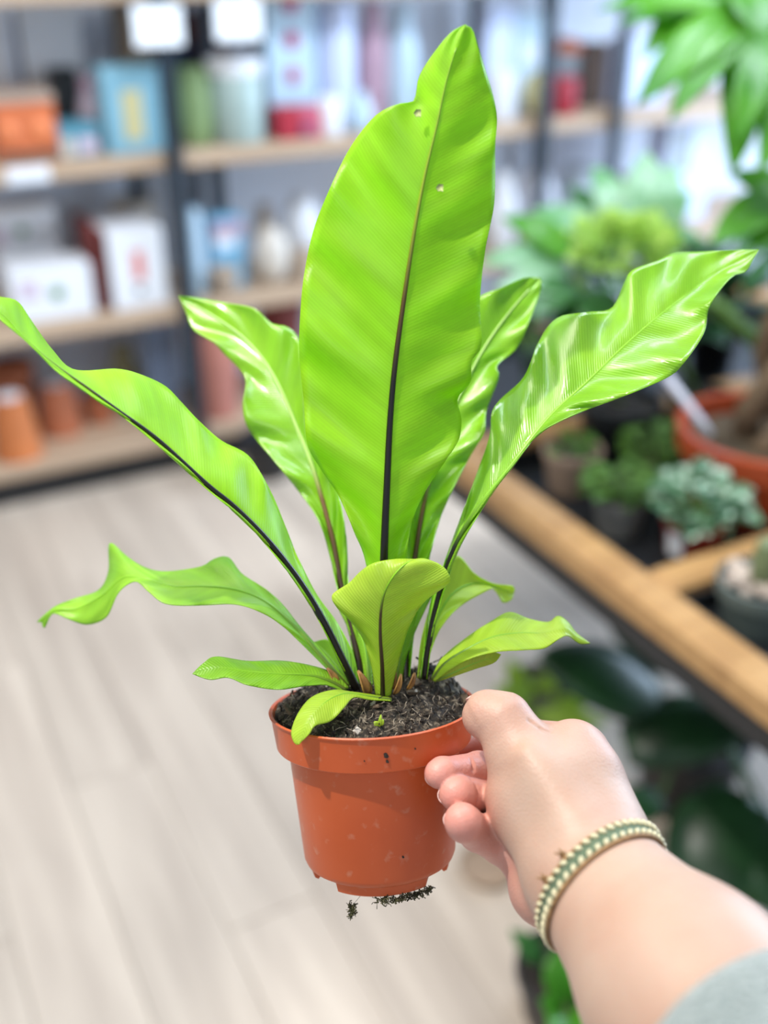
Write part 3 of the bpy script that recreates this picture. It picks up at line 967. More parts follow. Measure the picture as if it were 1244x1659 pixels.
lathe('cactus', t, [(0.012, 0.06), (0.018, 0.075), (0.020, 0.10), (0.015, 0.125), (0.002, 0.132)], mat('cactus_green', (0.16, 0.20, 0.09), 0.6, noise=0.3, nscale=60), 12)
tube('stake', t, [Vector((0.035, 0.0, 0.06)), Vector((0.06, 0.02, 0.17))], [0.004, 0.003], mat('cane', (0.45, 0.36, 0.2), 0.6), 6)

# ------------------------------------------------------------------ plants on the floor under the table
# monstera
mo = onz(1105, 1290, 0.0)
t = thing('monstera', 'large dark-leaved monstera standing on the floor under the table', 'plant', mo, 0)
bpot(t, 0.11, 0.17, M_BLACK)
hub = mo + Vector((0, 0, 0.17))
dmo = (mo + Vector((0, 0, 0.35)) - CAM).dot(FV)


for (bx, by, tx, ty, d1, d2, wd) in [(1075, 1135, 872, 1062, .02, .0, .150), (1120, 1075, 985, 1000, .08, .12, .120),
                                     (1010, 1205, 1225, 1165, -.02, -.04, .130), (1215, 1290, 1120, 1480, -.08, -.14, .20), (1250, 1330, 1300, 1500, -.1, -.16, .20),
                                     (1070, 1290, 995, 1320, -.05, -.08, .07)]:
    B, T = P(bx, by, dmo + d1), P(tx, ty, dmo + d2)
    if min(B.z, T.z) < 0.05:
        T.z = max(T.z, 0.06)
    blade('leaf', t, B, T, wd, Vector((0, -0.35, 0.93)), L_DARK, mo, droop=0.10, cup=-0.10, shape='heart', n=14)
    tube('leaf_stalk', t, [hub - Vector((0, 0, .03)), (hub + B) / 2 + Vector((0, 0, 0.05)), B], [0.007, 0.006, 0.004], mat('dark_stem', (0.05, 0.12, 0.03), 0.5), 7, origin=mo)

# yellow-green floor plant (upright straps)
c = onz(868, 1165, 0.0)
t = thing('snake_plant', 'yellow-green strap-leaved plant on the floor behind the thumb', 'plant', c, 0)
bpot(t, 0.07, 0.10, mat('olive_pot', (0.14, 0.16, 0.06), 0.5, noise=0.2))
ds = (c + Vector((0, 0, 0.2)) - CAM).dot(FV)
for (bx, by, tx, ty, d1, d2, wd) in [(852, 1150, 822, 1062, 0, .02, .05), (870, 1150, 1000, 1128, 0, .0, .035), (862, 1160, 985, 1172, -.02, -.05, .05), (850, 1160, 800, 1110, -.02, -.02, .05),
                                     (866, 1150, 900, 1080, .02, .06, .05)]:
    blade('leaf', t, P(bx, by, ds + d1), P(tx, ty, ds + d2), wd, UPCAM, L_LIME, c, droop=0.06, shape='lance', n=8)
    tube('leaf_stalk', t, [c + Vector((0, 0, .09)), P(bx, by, ds + d1)], [0.006, 0.004], M_STEM, 6, origin=c)
# leafy floor plant lower down
c = onz(905, 1640, 0.0)
t = thing('peace_lily', 'leafy mid-green plant on the floor below the wrist', 'plant', c, 0)
bpot(t, 0.075, 0.11, M_BLACK)
ds = (c + Vector((0, 0, 0.2)) - CAM).dot(FV)
hub = c + Vector((0, 0, .1))
for (bx, by, tx, ty, d1, d2, wd) in [(905, 1620, 912, 1525, 0, .03, .055), (915, 1640, 895, 1560, 0, -.02, .05), (910, 1640, 875, 1620, -.02, -.05, .05), (920, 1640, 960, 1690, -.02, -.08, .06),
                                     (905, 1650, 940, 1540, .02, .05, .06), (880, 1560, 826, 1505, .02, .02, .035), (920, 1650, 900, 1710, -.04, -.1, .06)]:
    B, T = P(bx, by, ds + d1), P(tx, ty, ds + d2)
    blade('leaf', t, B, T, wd, UPCAM, L_MONEY if tx != 826 else L_DEEP, c, droop=0.12, shape='lance', n=8)
    tube('leaf_stalk', t, [hub - Vector((0, 0, .02)), (hub + B) / 2, B], [0.004, 0.003, 0.002], M_STEM, 6, origin=c)
# tan saucer on the floor
c = onz(790, 1408, 0.0)
t = thing('tan_saucer', 'shallow tan clay saucer on the floor below the held pot', 'saucer', c, 0)
lathe('dish', t, [(0.045, 0), (0.048, 0.003), (0.055, 0.016), (0.05, 0.016), (0.044, 0.007), (0.001, 0.006)], mat('tan_clay', (0.40, 0.28, 0.19), 0.7, noise=0.15), 32, cap1=False)

# ================================================================== THE HELD FERN
D0 = 0.585
tilt = math.radians(7)
AXW = (XV * -0.05 + UV_ * math.cos(tilt) - FV * math.sin(tilt)).normalized()
XW = (XV - AXW * XV.dot(AXW)).normalized()
YW = AXW.cross(XW)
RIMC = P(603, 1142, D0)
PHT = 0.094
BOT = RIMC - AXW * PHT
fern = thing('potted_fern', 'bright green bird\'s nest fern in a brown-orange plastic pot, held up by a hand', 'plant', BOT, 0)
PM = Matrix((XW, YW, AXW)).transposed()     # pot frame -> world (about BOT)


def potw(x, y, z):
    return PM @ Vector((x, y, z))


def pot_material():
    m = bpy.data.materials.new('brown_orange_plastic')
    m.use_nodes = True
    n, l = m.node_tree.nodes, m.node_tree.links
    b = n['Principled BSDF']
    b.inputs['Roughness'].default_value = 0.36
    b.inputs['Specular IOR Level'].default_value = 0.45
    tc = n.new('ShaderNodeTexCoord')
    n1 = n.new('ShaderNodeTexNoise')
    n1.inputs['Scale'].default_value = 26
    n1.inputs['Detail'].default_value = 5
    n2 = n.new('ShaderNodeTexNoise')
    n2.inputs['Scale'].default_value = 150
    n2.inputs['Detail'].default_value = 6
    for q in (n1, n2):
        l.new(tc.outputs['Object'], q.inputs['Vector'])
    r1 = n.new('ShaderNodeValToRGB')
    r1.color_ramp.elements[0].position, r1.color_ramp.elements[1].position = 0.3, 0.75
    r1.color_ramp.elements[0].color = (0.53, 0.088, 0.020, 1)
    r1.color_ramp.elements[1].color = (0.60, 0.110, 0.028, 1)
    l.new(n1.outputs['Fac'], r1.inputs['Fac'])
    r2 = n.new('ShaderNodeValToRGB')          # pale water marks
    r2.color_ramp.elements[0].position, r2.color_ramp.elements[1].position = 0.60, 0.74
    r2.color_ramp.elements[1].color = (0.30, 0.30, 0.30, 1)
    l.new(n2.outputs['Fac'], r2.inputs['Fac'])
    mx = n.new('ShaderNodeMixRGB')
    l.new(r2.outputs[0], mx.inputs[0])
    l.new(r1.outputs[0], mx.inputs[1])
    mx.inputs[2].default_value = (0.62, 0.36, 0.24, 1)
    l.new(mx.outputs[0], b.inputs['Base Color'])
    return m


M_POT = pot_material()


def notch(a):
    """angle from the front, degrees"""
    a = (a + 180) % 360 - 180
    return any(x0 <= a <= x1 for x0, x1 in ((-68, -37), (42, 69), (-160, -130), (-112, -95), (100, 118), (140, 165)))


NS = 120
prof = [(0.001, 0.0035), (0.033, 0.0035), (0.0355, 0.0015), (0.037, 0.0), (0.0388, 0.0012), (0.0402, 0.0065), (0.0418, 0.0078), (0.0428, 0.0105), (0.0480, 0.0745), (0.0480, 0.0745)]
v, f = [], []
for (r, z) in prof:
    for i in range(NS):
        a = 2 * math.pi * i / NS
        zz, r2 = z, r
        if notch(math.degrees(a)) and z < 0.007:
            zz = 0.0082
            if 0.036 < r:
                r2 = max(r2, 0.0385)
        v.append(potw(r2 * math.sin(a), -r2 * math.cos(a), zz))
for k in range(len(prof) - 1):
    for i in range(NS):
        j = (i + 1) % NS
        f.append((k * NS + i, k * NS + j, (k + 1) * NS + j, (k + 1) * NS + i))
# inner wall
me = new_mesh('pot', v, f, M_POT)
me.set_sharp_from_angle(angle=math.radians(35))
pot = obj('pot', me, fern)
pot['label'] = 'brown-orange plastic pot with notched foot'
rp = [(0.0465, 0.0755), (0.0478, 0.0745), (0.0535, 0.0745), (0.0543, 0.0752), (0.0566, 0.0928), (0.0574, 0.0932), (0.0576, PHT), (0.0568, PHT + 0.0006), (0.0556, PHT), (0.0548, 0.0925), (0.0535, 0.080), (0.0535, 0.075)]
vv, ff = lathe_geo(rp, NS, False, False)
me = new_mesh('rim', [potw(*q) for q in vv], ff, M_POT)
me.set_sharp_from_angle(angle=math.radians(35))
obj('rim', me, pot)

# soil
def noise3(x, y, s):
    return (math.sin(x * s * 1.3 + 1.7) * math.cos(y * s * 0.9 + x * s * .5) + 0.6 * math.sin(x * s * 2.7 - y * s * 2.1 + 0.6) + 0.4 * math.cos(y * s * 4.3 + x * s * 3.1)) / 2


def soil_h(x, y):
    r = math.hypot(x, y)
    z = PHT - 0.0050 + 0.0110 * max(0, 1 - (r / 0.054) ** 2) + 0.0050 * min(1, max(0, (y + 0.012) / 0.04))
    z += 0.011 * math.exp(-((x - 0.035) ** 2 + (y - 0.016) ** 2) / 0.00028)      # mound on the right
    z += 0.004 * math.exp(-((x + 0.03) ** 2 + (y - 0.01) ** 2) / 0.0003)
    return z + 0.0026 * noise3(x, y, 150) + 0.0014 * noise3(y, x, 420)


NR, NA = 34, 110
v, f = [potw(0, 0, soil_h(0, 0))], []
for i in range(1, NR + 1):
    r = 0.0545 * i / NR
    for j in range(NA):
        a = 2 * math.pi * j / NA
        x, y = r * math.sin(a), -r * math.cos(a)
        v.append(potw(x, y, soil_h(x, y) + random.uniform(-.0007, .0007)))
for j in range(NA):
    f.append((0, 1 + j, 1 + (j + 1) % NA))
for i in range(NR - 1):
    for j in range(NA):
        k = (j + 1) % NA
        a = 1 + i * NA
        f.append((a + j, a + NA + j, a + NA + k, a + k))


def soil_material():
    m = bpy.data.materials.new('potting_soil')
    m.use_nodes = True
    n, l = m.node_tree.nodes, m.node_tree.links
    b = n['Principled BSDF']
    b.inputs['Roughness'].default_value = 0.9
    tc = n.new('ShaderNodeTexCoord')
    n1 = n.new('ShaderNodeTexNoise')
    n1.inputs['Scale'].default_value = 330
    n1.inputs['Detail'].default_value = 8
    n1.inputs['Roughness'].default_value = 0.65
    l.new(tc.outputs['Object'], n1.inputs['Vector'])
    r = n.new('ShaderNodeValToRGB')
    e = r.color_ramp.elements
    e[0].position, e[0].color = 0.36, (0.004, 0.003, 0.002, 1)
    e[1].position, e[1].color = 0.80, (0.60, 0.53, 0.44, 1)  # whitish bits, with the pale share raised to paint in lit highlights
    q = e.new(0.52)
    q.color = (0.035, 0.024, 0.015, 1)
    q = e.new(0.64)
    q.color = (0.19, 0.15, 0.105, 1)
    l.new(n1.outputs['Fac'], r.inputs['Fac'])
    l.new(r.outputs[0], b.inputs['Base Color'])
    bp = n.new('ShaderNodeBump')
    bp.inputs['Strength'].default_value = 1.0
    bp.inputs['Distance'].default_value = 0.0015
    l.new(n1.outputs['Fac'], bp.inputs['Height'])
    l.new(bp.outputs[0], b.inputs['Normal'])
    return m


soil = obj('soil', new_mesh('soil', v, f, soil_material()), fern)
soil['label'] = 'lumpy dark potting soil'


def strands(name, n, place, length, rad, material, seed):
    """many tiny root fibres in one mesh"""
    rg = random.Random(seed)
    V, Fc = [], []
    for _ in range(n):
        p, up = place(rg)
        d = Vector((rg.gauss(0, 1), rg.gauss(0, 1), rg.gauss(0, 1))).normalized() + up * 0.35
        pts = [p]
        ln = length * rg.uniform(0.4, 1.2)
        for k in range(3):
            d = (d + Vector((rg.gauss(0, .5), rg.gauss(0, .5), rg.gauss(0, .5)))).normalized()
            pts.append(pts[-1] + d * ln / 3)
        a, b_ = tube_geo(pts, rad * rg.uniform(0.6, 1.5), 4)
        o0 = len(V)
        V += a
        Fc += [tuple(q + o0 for q in w_) for w_ in b_]
    o = obj(name, new_mesh(name, V, Fc, material), fern)
    o['kind'] = 'stuff'
    return o


def on_soil(rg):
    a, r = rg.uniform(0, 6.283), 0.052 * math.sqrt(rg.random())
    x, y = r * math.sin(a), -r * math.cos(a)
    return potw(x, y, soil_h(x, y)), AXW


strands('root_fibres', 420, on_soil, 0.006, 0.00022, mat('pale_fibre', (0.34, 0.28, 0.21), 0.8, noise=0.5, nscale=300), 4)
strands('dark_root_fibres', 380, on_soil, 0.006, 0.0004, mat('dark_fibre', (0.03, 0.02, 0.013), 0.9, noise=0.5, nscale=300), 9)
# crumbs of soil
rg = random.Random(12)
V, Fc = [], []
for _ in range(520):
    p, up = on_soil(rg)
    s = rg.uniform(0.0006, 0.0019)
    o0 = len(V)
    for k in range(6):
        dv_ = [Vector((1, 0, 0)), Vector((-1, 0, 0)), Vector((0, 1, 0)), Vector((0, -1, 0)), Vector((0, 0, 1)), Vector((0, 0, -1))][k]
        V.append(p + dv_ * s * rg.uniform(0.5, 1.2))
    Fc += [tuple(o0 + q for q in w_) for w_ in ((0, 2, 4), (2, 1, 4), (1, 3, 4), (3, 0, 4), (2, 0, 5), (1, 2, 5), (3, 1, 5), (0, 3, 5))]
o = obj('soil_crumbs', new_mesh('soil_crumbs', V, Fc, soil.data.materials[0], False), fern)
o['kind'] = 'stuff'

# bark chips and pale mineral bits lying on the soil
M_CHIP = mat('bark_chip', (0.16, 0.11, 0.07), 0.85, noise=0.5, nscale=200)
M_BIT = mat('pale_mineral', (0.62, 0.57, 0.50), 0.8, noise=0.25, nscale=300)
for k in range(26):
    p, up = on_soil(rg)
    pale = k % 3 == 0
    sz = (rg.uniform(.0012, .002), rg.uniform(.0012, .0022), .001) if pale else (rg.uniform(.0025, .005), rg.uniform(.0015, .003), .0009)
    v_, f_ = box_geo(-sz[0], sz[0], -sz[1], sz[1], -sz[2], sz[2], 0.0004)
    v_ = [(a * rg.uniform(.7, 1.2), b_ * rg.uniform(.7, 1.2), c_ * rg.uniform(.6, 1.3)) for a, b_, c_ in v_]
    o = obj('mineral_bit' if pale else 'bark_chip', new_mesh('chip', v_, f_, M_BIT if pale else M_CHIP, False), fern)
    o.location = p + AXW * 0.0008
    o.rotation_euler = (rg.uniform(-.8, .8), rg.uniform(-.8, .8), rg.uniform(0, 6))

# moss and root ends under the pot
M_MOSS = mat('dry_moss', (0.09, 0.085, 0.03), 0.9, color2=(0.02, 0.016, 0.008), nscale=250)


def tuft(name, n, place, length, seed):
    o = strands(name, n, place, length, 0.00028, M_MOSS, seed)
    return o


def under_edge(rg):
    a = math.radians(rg.uniform(-3, 46))
    return potw(0.0385 * math.sin(a), -0.0385 * math.cos(a), -0.0002 - 0.0022 * rg.random()), -AXW * 0.2 + XV * 0.8


tuft('moss_tuft', 240, under_edge, 0.0035, 31)
hc = P(567, 1474, 0.567)


def hang(rg):
    k = rg.random()
    return hc - BOT + UV_ * (-0.004 + 0.007 * k) + XV * (rg.uniform(-1, 1) * 0.0022 * k + 0.001), Vector((0, 0, 0))


tuft('hanging_root_crumb', 110, hang, 0.003, 33)
tube('root_thread', fern, [hc, P(575, 1462, 0.566), P(586, 1449, 0.562)], [0.00012, 0.0001, 0.0001], M_MOSS, 4, origin=BOT)
# specks of dirt on the rim and body
for (sx, sz, sr) in ((0.007, 0.0845, 0.0016), (0.0075, 0.0812, 0.0010), (0.022, 0.086, 0.0006), (0.013, 0.024, 0.0008), (-0.004, 0.0822, 0.0005)):
    rr = 0.0545 + (sz - 0.0752) * 0.13 if sz > 0.0752 else 0.0428 + (sz - 0.0105) * 0.081
    yy = -math.sqrt(rr * rr - sx * sx)
    c = potw(sx, yy, sz)
    nn = potw(sx, yy, 0).normalized()
    vv = []
    tx = nn.cross(AXW).normalized()
    for k in range(9):
        a = k * 0.698
        vv.append(c + nn * 0.0002 + (tx * math.cos(a) + AXW * math.sin(a)) * sr * (0.6 + 0.5 * abs(math.sin(k * 2.3))))
    vv.append(c + nn * (0.0003 + sr * 0.35))
    obj('dirt_speck', new_mesh('dirt_speck', vv, [(k, (k + 1) % 9, 9) for k in range(9)], M_SOIL), fern)

# ------------------------------------------------------------------ fronds
LFA = leaf_mat('fern_leaf_underside', (0.440, 0.760, 0.028), (0.370, 0.700, 0.015), 0.52, 0.40, vein=0.10, vscale=560, hatch=0.16, tcol=(1.0, 1.0, 0.5))
LFB = leaf_mat('fern_leaf_glossy', (0.350, 0.650, 0.030), (0.270, 0.570, 0.022), 0.45, 0.26, vein=0.30, vscale=560, hatch=0.10, tcol=(1.0, 1.0, 0.5), coat=0.7, ripbump=1.5)
LFC = leaf_mat('fern_leaf_young', (0.560, 0.740, 0.070), (0.470, 0.680, 0.045), 0.45, 0.38, vein=0.25, vscale=560, hatch=False, tcol=(1.0, 1.0, 0.5))
LFD = leaf_mat('fern_leaf_low', (0.360, 0.640, 0.045), (0.230, 0.510, 0.026), 0.38, 0.33, vein=0.30, vscale=560, hatch=False, tcol=(1.0, 1.0, 0.5))
LFY = leaf_mat('fern_leaf_yellowing', (0.50, 0.58, 0.05), (0.40, 0.50, 0.03), 0.40, 0.4, vein=0.2, vscale=560, hatch=False, tcol=(1.0, 1.0, 0.5))


def rib_mat(name, stops):
    m = bpy.data.materials.new(name)
    m.use_nodes = True
    n, l = m.node_tree.nodes, m.node_tree.links
    b = n['Principled BSDF']
    b.inputs['Roughness'].default_value = 0.35
    at = n.new('ShaderNodeUVMap')
    at.uv_map = 'leaf'
    sp = n.new('ShaderNodeSeparateXYZ')
    l.new(at.outputs[0], sp.inputs[0])
    r = n.new('ShaderNodeValToRGB')
    e = r.color_ramp.elements
    e[0].position, e[0].color = stops[0][0], stops[0][1] + (1,)
    e[1].position, e[1].color = stops[-1][0], stops[-1][1] + (1,)
    for p_, c_ in stops[1:-1]:
        q = e.new(p_)
        q.color = c_ + (1,)
    l.new(sp.outputs[0], r.inputs['Fac'])
    l.new(r.outputs[0], b.inputs['Base Color'])
    return m


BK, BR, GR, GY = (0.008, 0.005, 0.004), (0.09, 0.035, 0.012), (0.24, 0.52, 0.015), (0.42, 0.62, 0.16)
RIB_BLACK = rib_mat('rib_black_to_green', [(0.0, BK), (0.46, BK), (0.58, (0.09, 0.05, 0.006)), (0.72, (0.26, 0.34, 0.012)), (1.0, GR)])
RIB_LEFT = rib_mat('rib_black_long', [(0.0, BK), (0.66, BK), (0.74, (0.05, 0.05, 0.005)), (0.90, GR), (1.0, GR)])
RIB_BROWN = rib_mat('rib_brown_to_pale', [(0.0, (0.02, 0.01, 0.007)), (0.25, (0.045, 0.022, 0.012)), (0.42, (0.16, 0.08, 0.035)), (0.52, GY), (1.0, GY)])
RIB_DARKBASE = rib_mat('rib_dark_base', [(0.0, BK), (0.24, BK), (0.36, GR), (1.0, GR)])
RIB_GREEN = rib_mat('rib_green', [(0.0, (0.10, 0.12, 0.02)), (0.3, (0.20, 0.42, 0.02)), (1.0, GR)])
RIB_MID = rib_mat('rib_small_dark', [(0.0, (0.02, 0.015, 0.005)), (0.55, (0.05, 0.03, 0.008)), (0.8, GR), (1.0, GR)])


def frond(mid, left, right, material, rib, rib_r=(0.0016, 0.0004), ripple=(0.0, 7, 0.0), cup=0.0, el=0.0, er=0.0, m=64, nc=9,
          rib_off=0.0004, rib_end=0.97, label=None, arch=0.0, rib_t0=0.0):
    """one leaf from its rib and its two margins; points are (pixel x, pixel y[, depth]); margins take the rib's depth
    plus el/er (metres at mid leaf) and the ripple (metres, number of waves, phase)"""
    M = cr([(a[0], a[1], a[2]) for a in mid], m)
    def margin(pts, extra):
        if len(pts[0]) == 3:
            return cr(pts, m), True
        q = cr([(a[0], a[1]) for a in pts], m)
        return np.c_[q, np.zeros(m)], False
    Lm, ld = margin(left, el)
    Rm, rd = margin(right, er)
    ncol = 2 * nc + 1
    v, uva, uvb = [], [], []
    amp, nw, ph = ripple
    ln = 0.0
    prev = None
    for i in range(m):
        t = i / (m - 1)
        env = math.sin(math.pi * min(1.0, max(0.0, t * 0.96 + 0.03))) ** 0.6
        for j in range(-nc, nc + 1):
            s = abs(j) / nc
            E_, hasd, ex, sg = (Lm, ld, el, -1) if j < 0 else (Rm, rd, er, 1)
            x = M[i, 0] + (E_[i, 0] - M[i, 0]) * s
            y = M[i, 1] + (E_[i, 1] - M[i, 1]) * s
            d = M[i, 2]
            if hasd:
                d += (E_[i, 2] - M[i, 2]) * s ** 1.2
            else:
                d += ex * env * s ** 1.3
            d += cup * env * s * s - arch * env * math.sin(math.pi * s)
            d += amp * env * s ** 1.2 * math.sin(2 * math.pi * (t * nw - 0.8 * s) + ph + (0 if sg < 0 else 1.3))
            d += amp * 0.35 * env * s ** 1.1 * math.sin(2 * math.pi * (t * nw * 2.3 - 0.8 * s) + ph * 2.1 + sg)
            v.append(P(x, y, d) - BOT)
        c = v[i * ncol + nc]
        if prev is not None:
            ln += (c - prev).length
        prev = c
        for j in range(-nc, nc + 1):
            uva.append((t, 0.5 + 0.5 * j / nc))
            dist = (v[i * ncol + nc + j] - c).length * (1 if j > 0 else -1)
            uvb.append((ln, dist))
    f = []
    for i in range(m - 1):
        for j in range(ncol - 1):
            a = i * ncol + j
            f.append((a, a + 1, a + ncol + 1, a + ncol))
    me = new_mesh('leaf', v, f, material)
    for nm, dat in (('leaf', uva), ('metric', uvb)):
        lay = me.uv_layers.new(name=nm)
        idx = np.zeros(len(me.loops), dtype=np.int32)
        me.loops.foreach_get('vertex_index', idx)
        lay.data.foreach_set('uv', np.asarray(dat, dtype=np.float32)[idx].ravel())
    o = obj('leaf', me, fern)
    if label:
        o['label'] = label
    md = o.modifiers.new('thick', 'SOLIDIFY')
    md.thickness = 0.0005
    md.offset = 0
    # rib
    k0, k1 = int(rib_t0 * (m - 1)), int(rib_end * (m - 1))
    pts, rad, tt = [], [], []
    for i in range(k0, k1 + 1):
        t = i / (m - 1)
        pts.append(P(M[i, 0], M[i, 1], M[i, 2] - rib_off) - BOT)
        rad.append(rib_r[0] + (rib_r[1] - rib_r[0]) * t ** 0.8)
        tt.append(t)
    rv, rf = tube_geo(pts, rad, 8)
    rme = new_mesh('midrib', rv, rf, rib)
    lay = rme.uv_layers.new(name='leaf')
    for lp in rme.loops:
        lay.data[lp.index].uv = (tt[min(lp.vertex_index // 8, len(tt) - 1)], 0.5)
    obj('midrib', rme, o)
    return o


# tallest leaf, seen from below, leaning towards the viewer
frond([(620, 1122, .583), (621, 1000, .572), (622, 900, .562), (627, 780, .553), (632, 680, .547), (640, 590, .541), (655, 480, .534), (672, 370, .527), (688, 285, .522), (707, 205, .517), (722, 135, .513), (738, 80, .510), (754, 40, .508)],
      [(612, 1122), (606, 1000), (592, 908), (574, 862), (548, 802), (520, 760), (498, 718), (492, 650), (485, 572), (488, 485), (497, 420), (516, 350), (560, 252), (604, 192), (640, 170), (669, 164), (674, 150), (680, 122), (706, 82), (732, 52), (754, 40)],
      [(628, 1122), (642, 1000), (658, 900), (668, 842), (692, 790), (738, 722), (746, 700), (747, 676), (741, 645), (762, 618), (764, 585), (780, 558), (777, 485), (786, 405), (800, 330), (802, 240), (805, 192), (797, 150), (786, 115), (774, 75), (766, 48), (754, 40)],
      LFA, RIB_BLACK, (0.0029, 0.0003), ripple=(0.0042, 6.5, 0.4), cup=0.010, m=110, nc=12, arch=-0.002, label='tallest leaf, upright, its underside facing the viewer')
# right leaf, glossy upper side
frond([(688, 1100, .585), (692, 1060, .583), (706, 985, .578), (733, 895, .572), (775, 822, .567), (828, 755, .565), (868, 702, .567), (902, 664, .570), (952, 618, .575), (1012, 560, .582), (1070, 510, .590), (1122, 470, .597), (1170, 438, .603), (1229, 405, .610)],
      [(682, 1100, .588), (686, 1050, .588), (698, 975, .586), (722, 905, .584), (745, 842, .584), (762, 795, .585), (792, 712, .588), (800, 660, .590), (848, 612, .592), (872, 555, .596), (902, 516, .599), (950, 506, .600), (990, 500, .600), (1010, 462, .606), (1024, 438, .609), (1062, 424, .610), (1092, 410, .612), (1140, 408, .612), (1190, 405, .611), (1229, 405, .610)],
      [(692, 1100, .585), (698, 1050, .582), (712, 985, .577), (741, 895, .571), (784, 820, .563), (834, 750, .556), (878, 700, .552), (935, 670, .553), (1000, 646, .556), (1080, 612, .560), (1106, 590, .565), (1140, 540, .573), (1150, 495, .580), (1184, 450, .590), (1208, 440, .598), (1220, 420, .606), (1229, 405, .610)],
      LFB, RIB_DARKBASE, (0.0019, 0.0004), ripple=(0.0058, 8.0, 1.0), m=110, nc=12, rib_off=-0.0003, label='glossy leaf arching to the upper right')
# left leaf with its black rib along the lower edge
frond([(577, 1115, .583), (556, 1072, .577), (520, 1000, .569), (480, 935, .562), (430, 872, .555), (380, 822, .549), (335, 785, .544), (255, 712, .536), (195, 668, .530), (140, 628, .525), (85, 588, .520), (40, 548, .516), (0, 506, .512), (-45, 478, .508)],
      [(573, 1115, .582), (551, 1074, .575), (515, 1003, .566), (475, 939, .558), (426, 877, .551), (375, 826, .545), (330, 788, .540), (250, 717, .532), (200, 676, .527), (165, 654, .522), (120, 622, .516), (88, 598, .511), (52, 562, .508), (15, 530, .507), (-45, 478, .508)],
      [(583, 1115, .590), (572, 1060, .588), (548, 1012, .585), (512, 962, .582), (482, 902, .580), (460, 848, .578), (438, 796, .577), (404, 740, .575), (358, 714, .574), (322, 682, .570), (292, 650, .568), (268, 626, .566), (230, 608, .562), (190, 598, .558), (120, 599, .548), (84, 566, .541), (52, 522, .534), (30, 490, .528), (5, 482, .520), (-45, 478, .508)],
      LFA, RIB_LEFT, (0.0026, 0.0004), ripple=(0.0040, 6.0, 0.2), m=100, nc=12, label='long leaf sweeping out of frame to the left, black rib below')
# back-left leaf
frond([(586, 1112, .592), (577, 1050, .598), (556, 962, .606), (536, 862, .615), (506, 756, .626), (480, 690, .634), (455, 632, .641), (430, 588, .648), (395, 548, .656), (350, 515, .664), (290, 480, .675)],
      [(580, 1112), (569, 1045), (548, 960), (520, 852), (482, 794), (440, 742), (402, 694), (393, 655), (397, 612), (362, 572), (345, 554), (312, 533), (302, 508), (290, 480)],
      [(592, 1112), (586, 1050), (566, 962), (561, 872), (548, 798), (530, 740), (516, 690), (500, 640), (489, 600), (485, 552), (466, 530), (440, 524), (412, 500), (362, 490), (320, 483), (290, 480)],
      LFB, RIB_BROWN, (0.0024, 0.0005), ripple=(0.0045, 6.0, 2.0), cup=-0.004, m=84, nc=10, rib_off=0.0006, label='leaf behind, leaning back to the left, upper side showing')
# back-right leaf
frond([(656, 1112, .592), (659, 1010, .599), (674, 890, .609), (690, 800, .617), (716, 710, .626), (752, 625, .634), (790, 555, .641), (830, 500, .648), (874, 450, .655)],
      [(650, 1112), (648, 1000), (656, 900), (666, 835), (684, 775), (700, 700), (712, 620), (728, 560), (748, 512), (775, 482), (815, 465), (850, 450), (874, 450)],
      [(662, 1112), (672, 1020), (692, 920), (716, 832), (760, 742), (784, 702), (788, 665), (808, 612), (805, 592), (834, 568), (850, 540), (866, 498), (878, 462), (874, 450)],
      LFB, RIB_BROWN, (0.0022, 0.0005), ripple=(0.0050, 7.0, 0.6), cup=-0.006, m=84, nc=10, rib_off=0.0008, label='leaf behind, leaning back to the right of the tallest one')
# small upright leaf in front
frond([(620, 1128, .573), (619, 1080, .566), (616, 1030, .559), (617, 990, .553), (623, 960, .548), (637, 934, .544), (655, 915, .544), (672, 906, .549)],
      [(609, 1128), (602, 1080), (588, 1035), (566, 1004), (546, 984), (538, 964), (566, 944), (584, 926), (606, 912), (640, 906), (672, 906)],
      [(632, 1128), (642, 1085), (654, 1040), (666, 1008), (688, 974), (727, 944), (724, 925), (712, 914), (700, 909), (686, 905), (672, 906)],
      LFC, RIB_MID, (0.0014, 0.0003), ripple=(0.0018, 3.0, 0.5), cup=0.008, m=60, nc=10, label='short yellow-green leaf in front of the tallest one')
# narrow leaf bases beside it (strips of the leaves behind)
frond([(640, 1112, .588), (652, 1040, .590), (668, 980, .596), (684, 945, .602), (700, 925, .608)],
      [(634, 1112), (642, 1045), (650, 990), (660, 950), (700, 925)],
      [(648, 1112), (664, 1045), (690, 985), (712, 940), (700, 925)],
      LFD, RIB_GREEN, (0.0012, 0.0003), cup=0.004, m=40, nc=6, label='narrow inner leaf half hidden at the heart of the plant')
frond([(598, 1112, .590), (590, 1050, .594), (572, 1000, .600), (556, 975, .604), (545, 962, .606)],
      [(592, 1112), (582, 1060), (560, 1010), (548, 985), (545, 962)],
      [(604, 1112), (600, 1050), (590, 1000), (574, 972), (545, 962)],
      LFD, RIB_GREEN, (0.0012, 0.0003), cup=0.004, m=40, nc=6, label='narrow inner leaf left of the short front one')
